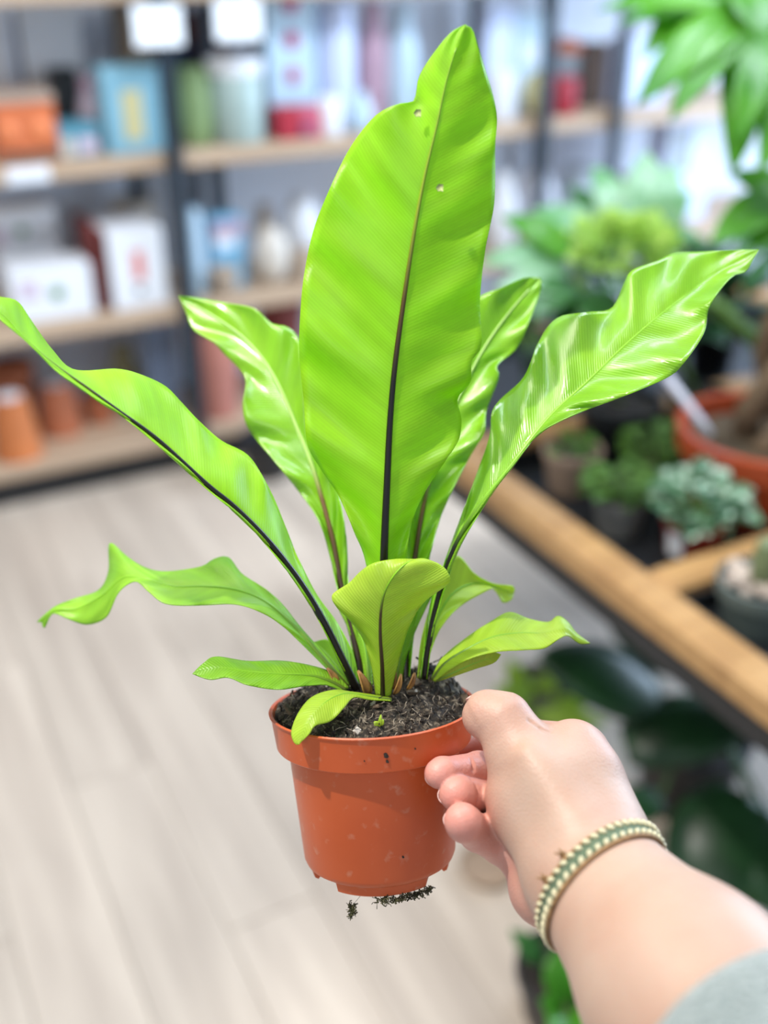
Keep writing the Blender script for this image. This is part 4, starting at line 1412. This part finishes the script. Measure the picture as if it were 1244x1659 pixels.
# curly leaf, left
frond([(563, 1114, .582), (520, 1064, .582), (470, 1008, .584), (425, 972, .588), (380, 955, .592), (330, 950, .597), (280, 950, .601), (235, 938, .606), (200, 936, .612), (165, 965, .618), (125, 986, .624), (90, 988, .626), (68, 1008, .632)],
      [(558, 1114, .580), (512, 1066, .577), (462, 1018, .575), (425, 993, .574), (380, 979, .576), (320, 981, .580), (268, 978, .584), (240, 958, .590), (218, 942, .600), (192, 960, .606), (172, 1000, .612), (142, 1012, .618), (112, 1004, .622), (85, 994, .626), (72, 1018, .630), (68, 1008, .632)],
      [(570, 1114, .585), (530, 1064, .587), (490, 1020, .590), (458, 980, .594), (430, 954, .600), (392, 930, .606), (370, 903, .612), (346, 906, .614), (325, 918, .614), (270, 926, .615), (236, 920, .620), (206, 902, .626), (178, 880, .632), (176, 925, .630), (160, 956, .630), (120, 970, .630), (90, 982, .630), (60, 1008, .634), (68, 1008, .632)],
      LFD, RIB_GREEN, (0.0016, 0.0003), ripple=(0.0022, 5.0, 0.0), m=90, nc=10, rib_off=0.0, label='wavy curled leaf reaching far to the left')
# low left leaf
frond([(560, 1118, .577), (535, 1104, .574), (500, 1094, .569), (450, 1092, .563), (400, 1088, .559), (355, 1082, .556), (312, 1092, .553)],
      [(553, 1120, .574), (528, 1110, .569), (498, 1111, .561), (450, 1117, .551), (402, 1110, .548), (370, 1098, .548), (340, 1101, .549), (312, 1092, .553)],
      [(566, 1114, .580), (542, 1092, .580), (510, 1080, .578), (460, 1071, .574), (400, 1071, .570), (350, 1064, .564), (330, 1074, .558), (312, 1092, .553)],
      LFD, RIB_GREEN, (0.0013, 0.0003), ripple=(0.0012, 4.0, 0.3), m=60, nc=8, rib_off=-0.0002, label='flat leaf lying over the left rim')
# drooping front leaf
frond([(634, 1134, .571), (600, 1129, .565), (565, 1124, .557), (540, 1130, .549), (518, 1146, .541), (500, 1168, .535), (484, 1206, .532)],
      [(634, 1136, .569), (602, 1134, .561), (574, 1130, .552), (558, 1146, .543), (536, 1168, .536), (511, 1176, .532), (500, 1190, .531), (484, 1206, .532)],
      [(634, 1131, .573), (600, 1125, .568), (570, 1121, .561), (540, 1118, .555), (506, 1129, .549), (484, 1154, .541), (472, 1185, .536), (477, 1204, .533), (484, 1206, .532)],
      LFC, RIB_GREEN, (0.0009, 0.0002), ripple=(0.0006, 3.0, 0.3), cup=0.002, m=54, nc=8, rib_off=-0.0002, label='small leaf drooping over the front rim')
# right low leaf
frond([(700, 1102, .584), (722, 1074, .582), (760, 1050, .581), (800, 1032, .582), (840, 1026, .585), (880, 1026, .588), (915, 1018, .592), (935, 1032, .596), (955, 1042, .600)],
      [(698, 1100, .586), (716, 1066, .588), (760, 1030, .592), (800, 1004, .595), (826, 992, .598), (858, 1003, .598), (888, 1008, .600), (904, 998, .604), (920, 1008, .604), (934, 1026, .602), (955, 1042, .600)],
      [(704, 1104, .581), (730, 1084, .576), (765, 1066, .572), (806, 1056, .571), (850, 1053, .574), (882, 1050, .578), (904, 1036, .584), (920, 1030, .590), (938, 1042, .596), (955, 1042, .600)],
      LFC, RIB_GREEN, (0.0011, 0.0003), ripple=(0.0012, 4.0, 0.9), m=60, nc=8, rib_off=-0.0003, label='low leaf with a wavy tip on the right')
# yellowing leaf under it
frond([(704, 1104, .582), (730, 1092, .580), (765, 1076, .579), (795, 1066, .580), (812, 1060, .583)],
      [(702, 1102), (728, 1082), (765, 1064), (795, 1056), (812, 1060)],
      [(708, 1104), (735, 1096), (770, 1084), (800, 1074), (812, 1060)],
      LFY, RIB_GREEN, (0.0008, 0.0002), m=36, nc=6, rib_off=0.0, label='small yellowing leaf under the low right leaf')
# back right leaf curling down
frond([(680, 1100, .590), (690, 1050, .596), (708, 1000, .604), (735, 960, .613), (770, 945, .622), (805, 952, .630), (832, 962, .637)],
      [(675, 1100), (682, 1040), (698, 980), (722, 925), (742, 900), (768, 928), (798, 945), (832, 950), (832, 962)],
      [(684, 1100), (696, 1060), (714, 1018), (742, 985), (780, 962), (802, 954), (814, 976), (828, 972), (832, 962)],
      LFC, RIB_GREEN, (0.0012, 0.0003), ripple=(0.0012, 3.0, 0.2), cup=-0.003, m=54, nc=8, label='curling leaf behind on the right')
# short leaf behind on the left
frond([(560, 1108, .594), (545, 1080, .600), (528, 1058, .606), (508, 1040, .612)],
      [(552, 1108), (535, 1082), (512, 1062), (500, 1048), (508, 1040)],
      [(570, 1108), (562, 1075), (550, 1050), (530, 1036), (508, 1040)],
      LFD, RIB_GREEN, (0.0010, 0.0003), m=36, nc=6, label='short leaf stub behind on the left')
# dry scales at the crown
M_SCALE = mat('dry_brown_scale', (0.42, 0.22, 0.05), 0.6, color2=(0.16, 0.07, 0.02), nscale=120)
for (bx, by, tx, ty, d, wd) in ((594, 1128, 580, 1086, .572, .0042), (600, 1126, 590, 1098, .574, .0022), (638, 1126, 650, 1092, .574, .0024), (660, 1118, 672, 1090, .576, .0022), (548, 1112, 530, 1082, .580, .003), (634, 1120, 640, 1084, .578, .0016)):
    blade('dry_scale', fern, P(bx, by, d), P(tx, ty, d - 0.003), wd, -FV + UV_ * 0.2 + XV * 0.5, M_SCALE, BOT, droop=0.12, cup=0.5, shape='lance', n=6)
# seedling in the soil
for (bx, by, tx, ty, wd) in ((614, 1176, 606, 1170, .003), (616, 1176, 621, 1166, .002), (614, 1180, 617, 1158, .0016)):
    blade('seedling_leaf', fern, P(bx, by, .545), P(tx, ty, .544), wd, -FV, LFC, BOT, droop=0.1, shape='lance', n=4)
# leaf scars on the tallest leaf
for (sx, sy, d) in ((677, 183, .5135), (713, 304, .5155)):
    vv = [P(sx + (5 + 2 * math.sin(k * 2)) * math.cos(k * 0.785), sy + (7 - 2 * math.cos(k * 3)) * math.sin(k * 0.785), d) - BOT for k in range(8)]
    vv2 = [q + FV * 0.0006 for q in vv]
    obj('leaf_scar', new_mesh('leaf_scar', vv + vv2, [tuple(range(8)), tuple(range(15, 7, -1))] + [(k, (k + 1) % 8, 8 + (k + 1) % 8, 8 + k) for k in range(8)],
                              mat('pale_scar', (0.40, 0.45, 0.16), 0.7, noise=0.3, nscale=200)), fern)

# ================================================================== THE HAND
def cp(px, py, d):
    """pixel and depth -> camera frame metres (right, up, forward)"""
    return np.array([(px - 622.0) / FPX * d, -(py - 829.5) / FPX * d, d])


def c2w(q):
    return CAM + XV * float(q[0]) + UV_ * float(q[1]) + FV * float(q[2])


def seg(a, b, pink=0.0):
    """capsule with two radii; each end is (px, py, depth, radius in px at that depth)"""
    return ('c', cp(*a[:3]), cp(*b[:3]), a[3] * a[2] / FPX, b[3] * b[2] / FPX, pink)


def ell(c, rx, ry, rz, pink=0.0, rot=0.0):
    """ellipsoid: radii px, px, metres along depth, turned in the image plane"""
    return ('e', cp(*c), np.array([rx * c[2] / FPX, ry * c[2] / FPX, rz]), rot, None, pink)


def prim(p, q):
    if p[0] == 'c':
        a, b = p[1].astype(np.float32), p[2].astype(np.float32)
        ba = b - a
        pa = q - a
        h = np.clip((pa @ ba) / float(ba @ ba), 0, 1)
        return np.linalg.norm(pa - h[..., None] * ba, axis=-1) - (p[3] + (p[4] - p[3]) * h)
    c, r, rot = p[1].astype(np.float32), p[2].astype(np.float32), p[3]
    w = q - c
    if rot:
        cs, sn = math.cos(rot), math.sin(rot)
        w = np.stack([w[..., 0] * cs + w[..., 1] * sn, -w[..., 0] * sn + w[..., 1] * cs, w[..., 2]], -1)
    k0 = np.linalg.norm(w / r, axis=-1)
    k1 = np.linalg.norm(w / (r * r), axis=-1)
    return k0 * (k0 - 1.0) / np.maximum(k1, 1e-6)


def smin(a, b, k):
    h = np.clip(0.5 + 0.5 * (b - a) / k, 0, 1)
    return b * (1 - h) + a * h - k * h * (1 - h)


WA, WB = (955, 1415, .500), (1115, 1607, .425)
wa, wb = cp(*WA), cp(*WB)
AXC = (wb - wa) / np.linalg.norm(wb - wa)


def axis_pt(s):
    return wa + AXC * s


FE = axis_pt(0.30)
ARM = [
    ('c', wa, wb, 0.0305, 0.0415, 0.0),
    ('c', wb, FE, 0.0415, 0.0500, 0.0),
    # back of the hand and thenar
    seg((950, 1400, .502, 96), (900, 1290, .526, 94), 0.0),
    ell((891, 1294, .529), 100, 94, 0.026, 0.05),
    seg((935, 1226, .545, 52), (975, 1345, .514, 66), 0.05),       # index metacarpal
    seg((858, 1226, .512, 17), (925, 1330, .494, 22), 0.0),        # thumb tendon
    seg((930, 1206, .533, 30), (955, 1240, .527, 26), 0.25),       # index knuckle
]
PALM = [
    seg((884, 1432, .528, 54), (858, 1364, .548, 50), 0.85),       # heel of the hand, little-finger side
    seg((892, 1442, .522, 58), (940, 1445, .508, 84), 0.45),
    seg((858, 1364, .548, 52), (905, 1270, .560, 56), 0.7),
]
THUMB = [
    seg((905, 1305, .525, 92), (846, 1222, .531, 56), 0.05),
    seg((846, 1222, .530, 56), (815, 1168, .537, 44), 0.10),
    seg((815, 1168, .537, 43), (788, 1157, .541, 34), 0.25),
    seg((788, 1157, .541, 34), (781, 1163, .542, 29), 0.35),
]
INDEX = [seg((935, 1222, .548, 50), (862, 1200, .592, 34), 0.45), seg((862, 1200, .592, 34), (800, 1216, .605, 29), 0.7), seg((800, 1216, .605, 29), (758, 1222, .618, 25), 0.9)]
MIDDLE = [seg((905, 1262, .565, 42), (845, 1262, .580, 34), 0.7), seg((845, 1262, .580, 33), (776, 1246, .557, 28), 0.85), seg((774, 1246, .5565, 27), (716, 1252, .536, 24.5), 0.95), seg((716, 1252, .536, 24.5), (710, 1254, .534, 22), 1.0)]
RING = [seg((890, 1320, .560, 42), (838, 1312, .575, 33), 0.7), seg((838, 1312, .575, 33), (790, 1294, .553, 29), 0.85), seg((788, 1293, .552, 28), (742, 1286, .531, 28), 0.95), seg((742, 1286, .531, 28), (738, 1285, .529, 26), 1.0)]
LITTLE = [seg((868, 1385, .535, 46), (812, 1366, .545, 34), 0.7), seg((812, 1366, .545, 33), (775, 1350, .533, 30), 0.85), seg((773, 1348, .532, 29), (752, 1334, .517, 29), 0.95), seg((752, 1334, .517, 29.5), (748, 1329, .515, 28), 1.0)]
FINGERS = [INDEX, MIDDLE, RING, LITTLE]
ALLP = ARM + PALM + THUMB + INDEX + MIDDLE + RING + LITTLE


def sdf(q, far=None):
    a = prim(ARM[0], q)
    for p in ARM[1:]:
        a = smin(a, prim(p, q), 0.014)
    t_ = prim(THUMB[0], q)
    for p in THUMB[1:]:
        t_ = smin(t_, prim(p, q), 0.006)
    a = smin(a, t_, 0.0045)
    pl_ = prim(PALM[0], q)
    for p in PALM[1:]:
        pl_ = smin(pl_, prim(p, q), 0.012)
    a = smin(a, pl_, 0.005)
    fs_ = None
    for fg in FINGERS:
        d = prim(fg[0], q)
        for p in fg[1:]:
            d = smin(d, prim(p, q), 0.0028)
        fs_ = d if fs_ is None else smin(fs_, d, 0.0009)
    d = smin(a, fs_, 0.0035)
    for g_ in GROOVES:
        d = -smin(-d, prim(g_, q), 0.0016)
    return d


GROOVES = []


def crease(pts, r_, sink=0.0):
    """a fold in the skin along a line of pixels, laid on the surface"""
    out = []
    for (x, y) in pts:
        ds_ = np.arange(0.40, 0.63, 0.0004)
        q = np.stack([(x - 622.0) / FPX * ds_, -(y - 829.5) / FPX * ds_, ds_], -1).astype(np.float32)
        k = int(np.argmax(sdf(q) < 0))
        out.append(cp(x, y, float(ds_[k]) - sink))
    return [('c', a_, b_, r_, r_, 0.0) for a_, b_ in zip(out[:-1], out[1:])]


_g = []
_g += crease([(858, 1168), (876, 1180), (892, 1186)], 0.0007, 0.0002)
_g += crease([(763, 1230), (767, 1246), (764, 1264)], 0.0006)
_g += crease([(770, 1270), (775, 1288), (770, 1306)], 0.0006)
GROOVES = _g


def surface_nets(lo, hi, h):
    n = [int(math.ceil((hi[i] - lo[i]) / h)) + 1 for i in range(3)]
    ax = [np.asarray(lo[i] + h * np.arange(n[i]), dtype=np.float32) for i in range(3)]
    # coarse pass marks the blocks near the surface
    B = 8
    val = np.full(n, 1.0, dtype=np.float32)
    for i0 in range(0, n[0], B):
        for j0 in range(0, n[1], B):
            zc = np.arange(0, n[2], B)
            c = np.stack([np.full(len(zc), ax[0][min(i0 + B // 2, n[0] - 1)]), np.full(len(zc), ax[1][min(j0 + B // 2, n[1] - 1)]), ax[2][np.minimum(zc + B // 2, n[2] - 1)]], -1).astype(np.float32)
            dc_ = sdf(c)
            near = np.abs(dc_) < h * B * 1.4
            for k, z0 in enumerate(zc):
                sl = (slice(i0, i0 + B), slice(j0, j0 + B), slice(z0, z0 + B))
                if near[k]:
                    g = np.stack(np.meshgrid(ax[0][sl[0]], ax[1][sl[1]], ax[2][sl[2]], indexing='ij'), -1)
                    val[sl] = sdf(g.reshape(-1, 3)).reshape(g.shape[:3])
                else:
                    val[sl] = dc_[k]
    s = val < 0
    cnt = np.zeros([m_ - 1 for m_ in n], dtype=np.int8)
    for dx in (0, 1):
        for dy in (0, 1):
            for dz in (0, 1):
                cnt += s[dx:n[0] - 1 + dx, dy:n[1] - 1 + dy, dz:n[2] - 1 + dz]
    act = (cnt > 0) & (cnt < 8)
    cells = np.argwhere(act)
    idx = -np.ones(act.shape, dtype=np.int64)
    idx[act] = np.arange(len(cells))
    acc = np.zeros((len(cells), 3))
    num = np.zeros(len(cells))
    cor = [(dx, dy, dz) for dx in (0, 1) for dy in (0, 1) for dz in (0, 1)]
    for a_ in range(8):
        for b_ in range(a_ + 1, 8):
            ca, cb = np.array(cor[a_]), np.array(cor[b_])
            if np.abs(ca - cb).sum() != 1:
                continue
            va = val[cells[:, 0] + ca[0], cells[:, 1] + ca[1], cells[:, 2] + ca[2]]
            vb = val[cells[:, 0] + cb[0], cells[:, 1] + cb[1], cells[:, 2] + cb[2]]
            m_ = (va < 0) != (vb < 0)
            t_ = np.where(m_, va / np.where(m_, va - vb, 1), 0)
            acc[m_] += (ca + (cb - ca) * t_[:, None])[m_]
            num[m_] += 1
    verts = np.asarray(lo) + h * (cells + acc / num[:, None])
    quads = []
    for axn in range(3):
        d = [0, 0, 0]
        d[axn] = 1
        e1, e2 = [(1, 2), (2, 0), (0, 1)][axn]
        s0 = s[:n[0] - d[0], :n[1] - d[1], :n[2] - d[2]]
        s1 = s[d[0]:, d[1]:, d[2]:]
        ed = np.argwhere(s0 != s1)
        ok = (ed[:, e1] > 0) & (ed[:, e2] > 0) & (ed[:, e1] < n[e1] - 1) & (ed[:, e2] < n[e2] - 1) & (ed[:, axn] < n[axn] - 1)
        ed = ed[ok]
        def ci(o1, o2):
            c = ed.copy()
            c[:, e1] -= o1
            c[:, e2] -= o2
            return idx[c[:, 0], c[:, 1], c[:, 2]]
        qd = np.stack([ci(1, 1), ci(0, 1), ci(0, 0), ci(1, 0)], 1)
        fl_ = ~s[ed[:, 0], ed[:, 1], ed[:, 2]]
        qd[fl_] = qd[fl_][:, ::-1]
        quads.append(qd)
    return verts, np.vstack(quads)


HN, HF = np.array([0.018, -0.36, 0.20]), np.array([0.30, -0.085, 0.66])
hv, hq = surface_nets(HN, HF, 0.0011)
hq = hq[(hq >= 0).all(1)]
# settle the vertices on the true surface
for _ in range(2):
    e = 0.0006
    g = np.stack([(sdf((hv + np.eye(3)[k] * e).astype(np.float32)) - sdf((hv - np.eye(3)[k] * e).astype(np.float32))) / (2 * e) for k in range(3)], -1)
    d = sdf(hv.astype(np.float32))
    hv = hv - (g / np.maximum((g * g).sum(1, keepdims=True), 0.2)) * (d * 0.8)[:, None]
ws, pk = np.zeros(len(hv)), np.zeros(len(hv))
for p in ALLP:
    w_ = np.exp(-np.clip(prim(p, hv.astype(np.float32)), -0.004, 0.06) / 0.004)
    ws += w_
    pk += w_ * p[5]
pk /= np.maximum(ws, 1e-9)

elbow = c2w(FE)
person = thing('person', 'bare forearm and hand reaching in from the right, gripping the fern pot, grey-green sleeve', 'person', elbow, 0)


def skin_material():
    m = bpy.data.materials.new('skin')
    m.use_nodes = True
    n, l = m.node_tree.nodes, m.node_tree.links
    b = n['Principled BSDF']
    b.inputs['Roughness'].default_value = 0.48
    b.inputs['Specular IOR Level'].default_value = 0.4
    b.inputs['Subsurface Weight'].default_value = 0.22
    b.inputs['Subsurface Radius'].default_value = (0.008, 0.0032, 0.0018)
    b.inputs['Subsurface Scale'].default_value = 0.6
    at = n.new('ShaderNodeAttribute')
    at.attribute_name = 'pink'
    r = n.new('ShaderNodeValToRGB')
    r.color_ramp.elements[0].color = (0.47, 0.322, 0.242, 1)
    r.color_ramp.elements[1].color = (0.64, 0.285, 0.23, 1)
    l.new(at.outputs['Fac'], r.inputs['Fac'])
    tc = n.new('ShaderNodeTexCoord')
    nz = n.new('ShaderNodeTexNoise')
    nz.inputs['Scale'].default_value = 28
    nz.inputs['Detail'].default_value = 4
    l.new(tc.outputs['Object'], nz.inputs['Vector'])
    mx = n.new('ShaderNodeMixRGB')
    mx.blend_type = 'MULTIPLY'
    mx.inputs[0].default_value = 0.9
    r2 = n.new('ShaderNodeValToRGB')
    r2.color_ramp.elements[0].position, r2.color_ramp.elements[1].position = 0.3, 0.7
    r2.color_ramp.elements[0].color = (0.93, 0.82, 0.78, 1)
    r2.color_ramp.elements[1].color = (1, 1, 1, 1)
    l.new(nz.outputs['Fac'], r2.inputs['Fac'])
    l.new(r.outputs[0], mx.inputs[1])
    l.new(r2.outputs[0], mx.inputs[2])
    l.new(mx.outputs[0], b.inputs['Base Color'])
    n3 = n.new('ShaderNodeTexVoronoi')
    n3.inputs['Scale'].default_value = 750
    l.new(tc.outputs['Object'], n3.inputs['Vector'])
    bp = n.new('ShaderNodeBump')
    bp.inputs['Strength'].default_value = 0.22
    bp.inputs['Distance'].default_value = 0.0006
    l.new(n3.outputs['Distance'], bp.inputs['Height'])
    l.new(bp.outputs[0], b.inputs['Normal'])
    return m


M_SKIN = skin_material()
BW = np.array([list(XV), list(UV_), list(FV)])
hw = hv @ BW + np.array(list(CAM)) - np.array(list(elbow))
me = bpy.data.meshes.new('arm_and_hand')
me.from_pydata(hw.tolist(), [], hq.tolist())
me.update()
me.polygons.foreach_set('use_smooth', [True] * len(me.polygons))
me.materials.append(M_SKIN)
atr = me.attributes.new('pink', 'FLOAT', 'POINT')
atr.data.foreach_set('value', pk.astype(np.float32))
body = obj('arm_and_hand', me, person)
body['label'] = 'bare right forearm and hand, thumb on the rim'

# nails: the edges that show beyond the finger pads
M_NAIL = mat('nail', (0.80, 0.52, 0.45), 0.25, noise=0.08)


def nail(c, nrm, along, w_, l_):
    c, nrm, along = np.array(c), np.array(nrm, float), np.array(along, float)
    nrm /= np.linalg.norm(nrm)
    along -= nrm * (along @ nrm)
    along /= np.linalg.norm(along)
    sd = np.cross(nrm, along)
    V = []
    for i in range(7):
        for j in range(7):
            a, b_ = (i / 6 - 0.5) * 2, (j / 6 - 0.5) * 2
            k = math.sqrt(max(0, 1 - 0.35 * b_ * b_))
            V.append(c + along * a * l_ / 2 * k + sd * b_ * w_ / 2 - nrm * (0.0016 * b_ * b_ + 0.0007 * a * a))
    f_ = [(i * 7 + j, i * 7 + j + 1, i * 7 + j + 8, i * 7 + j + 7) for i in range(6) for j in range(6)]
    o = obj('nail', new_mesh('nail', [c2w(q) - elbow for q in V], f_, M_NAIL), person)
    md = o.modifiers.new('thick', 'SOLIDIFY')
    md.thickness = 0.0005


def nail_on(centre, direction, along, w_, l_):
    o_, dr = cp(*centre), np.array(direction, float)
    dr /= np.linalg.norm(dr)
    r_ = 0.0
    while r_ < 0.03 and float(sdf((o_ + dr * r_)[None].astype(np.float32))[0]) < 0:
        r_ += 0.0002
    nail(o_ + dr * (r_ - 0.0001), dr, along, w_, l_)


nail_on((738, 1285, .529), (-0.85, -0.25, 0.45), (-0.1, 0.1, -1), 0.008, 0.009)
nail_on((748, 1329, .515), (-0.85, -0.05, 0.45), (-0.1, 0.2, -1), 0.0075, 0.008)
nail_on((712, 1254, .535), (-0.5, -0.45, 0.75), (-0.9, -0.1, -0.5), 0.008, 0.009)
nail_on((786, 1158, .541), (-0.35, 0.75, 0.55), (-0.9, -0.2, 0.1), 0.011, 0.012)

# bracelet
E1 = np.cross(AXC, np.array([0.0, 0.0, 1.0]))
E1 /= np.linalg.norm(E1)
E2 = np.cross(AXC, E1)


def wrist_ring(s, off, n, tiltv=(0.0, 0.0), dth=0.0):
    """points on the arm surface (plus off) around the axis at distance s from the wrist"""
    th = 2 * np.pi * (np.arange(n) + dth) / n
    dr = np.cos(th)[:, None] * E1 + np.sin(th)[:, None] * E2
    c = axis_pt(0)[None] + AXC * (s + tiltv[0] * np.cos(th) + tiltv[1] * np.sin(th))[:, None]
    lo, hi = np.zeros(n), np.full(n, 0.07)
    for _ in range(22):
        md = (lo + hi) / 2
        ins = sdf((c + dr * md[:, None]).astype(np.float32)) < 0
        lo, hi = np.where(ins, md, lo), np.where(ins, hi, md)
    return c + dr * (lo + off)[:, None]


TILT = (0.0, 0.012)
BS = 0.012
brace = thing('bracelet', 'woven green bracelet with cream beads and brown cords around the wrist', 'bracelet', c2w(axis_pt(BS)), 0)
borg = c2w(axis_pt(BS))
NB = 96
rows = [(-0.0052, 0.0002), (-0.0052, 0.0012), (-0.0025, 0.0017), (0.0, 0.0018), (0.0025, 0.0017), (0.0052, 0.0012), (0.0052, 0.0002)]
V = []
for (s, off) in rows:
    V += [c2w(q) - borg for q in wrist_ring(BS + s, off, NB, TILT)]
f = []
for k in range(len(rows) - 1):
    for i in range(NB):
        j = (i + 1) % NB
        f.append((k * NB + i, k * NB + j, (k + 1) * NB + j, (k + 1) * NB + i))
obj('band', new_mesh('band', V, f, mat('green_weave', (0.15, 0.20, 0.12), 0.8, color2=(0.08, 0.125, 0.07), nscale=500, bump=0.5, bscale=900)), brace)
M_CORD = mat('brown_cord', (0.34, 0.19, 0.08), 0.7, noise=0.4, nscale=400)
for s in (-0.0056, 0.0056):
    pts = [c2w(q) - borg for q in wrist_ring(BS + s, 0.0011, NB, TILT)]
    v_, f_ = tube_geo(pts + [pts[0], pts[1]], 0.0011, 6)
    obj('cord', new_mesh('cord', v_, f_, M_CORD), brace)
bv, bf = lathe_geo([(0.0002, -0.0021), (0.0010, -0.0015), (0.0014, 0), (0.0010, 0.0015), (0.0002, 0.0021)], 8)
bead_me = new_mesh('bead', bv, bf, mat('cream_bead', (0.60, 0.54, 0.34), 0.5, noise=0.12))
NBD = 48
for k, s in enumerate((-0.0036, 0.0036)):
    ring_ = wrist_ring(BS + s, 0.0022, NBD, TILT, 0.5 * k)
    nxt = wrist_ring(BS + s * 0.3, 0.0022, NBD, TILT, 0.5 * k + 0.42)
    for a_, b_ in zip(ring_, nxt):
        o = obj('bead', bead_me, brace)
        w0, w1 = c2w(a_), c2w(b_)
        o.location = w0 - borg
        o.rotation_euler = (w1 - w0).to_track_quat('Z', 'Y').to_euler()
# tie knots on the hand side of the bracelet
kr = wrist_ring(BS - 0.0085, 0.0010, 200, TILT)
scr = 622 + FPX * kr[:, 0] / kr[:, 2], 829.5 - FPX * kr[:, 1] / kr[:, 2]
for (kx, ky) in ((903, 1378), (884, 1424)):
    dd_ = (scr[0] - kx) ** 2 + (scr[1] - ky) ** 2 + 1e5 * (kr[:, 2] > axis_pt(0)[2])
    c = c2w(kr[int(np.argmin(dd_))])
    v_, f_ = lathe_geo([(0.0003, -0.0018), (0.0015, -0.001), (0.0018, 0), (0.0013, 0.0011), (0.0003, 0.0018)], 10)
    o = obj('tie_knot', new_mesh('tie_knot', v_, f_, M_CORD), brace)
    o.location = c - borg
    for e in ((0.004, 0.002), (0.002, 0.005)):
        p1 = c + (XV * -e[0] + UV_ * e[1] * 0.6) - FV * 0.001
        tube('loose_end', brace, [c, (c + p1) / 2 - FV * 0.001, p1], 0.0005, M_CORD, 5, origin=borg)

# sleeve
CUFF = 0.121
V, f = [], []
NSL = 72
lay = [(0.006, 0.0012), (0.0, 0.0025), (-0.0012, 0.0055), (0.0012, 0.0085), (0.006, 0.0095), (0.018, 0.010), (0.022, 0.0088), (0.030, 0.011), (0.06, 0.0125), (0.10, 0.014), (0.15, 0.016), (0.20, 0.018)]
for (s, off) in lay:
    V += [c2w(q) - elbow for q in wrist_ring(CUFF + s, off, NSL, (0.0, 0.0))]
for k in range(len(lay) - 1):
    for i in range(NSL):
        j = (i + 1) % NSL
        f.append((k * NSL + i, (k + 1) * NSL + i, (k + 1) * NSL + j, k * NSL + j))
sl = obj('sleeve', new_mesh('sleeve', V, f, mat('grey_green_fleece', (0.36, 0.42, 0.40), 0.95, color2=(0.27, 0.33, 0.315), nscale=260, bump=0.9, bscale=420, sheen=0.4)), person)
sl['label'] = 'grey-green fuzzy sweater sleeve'
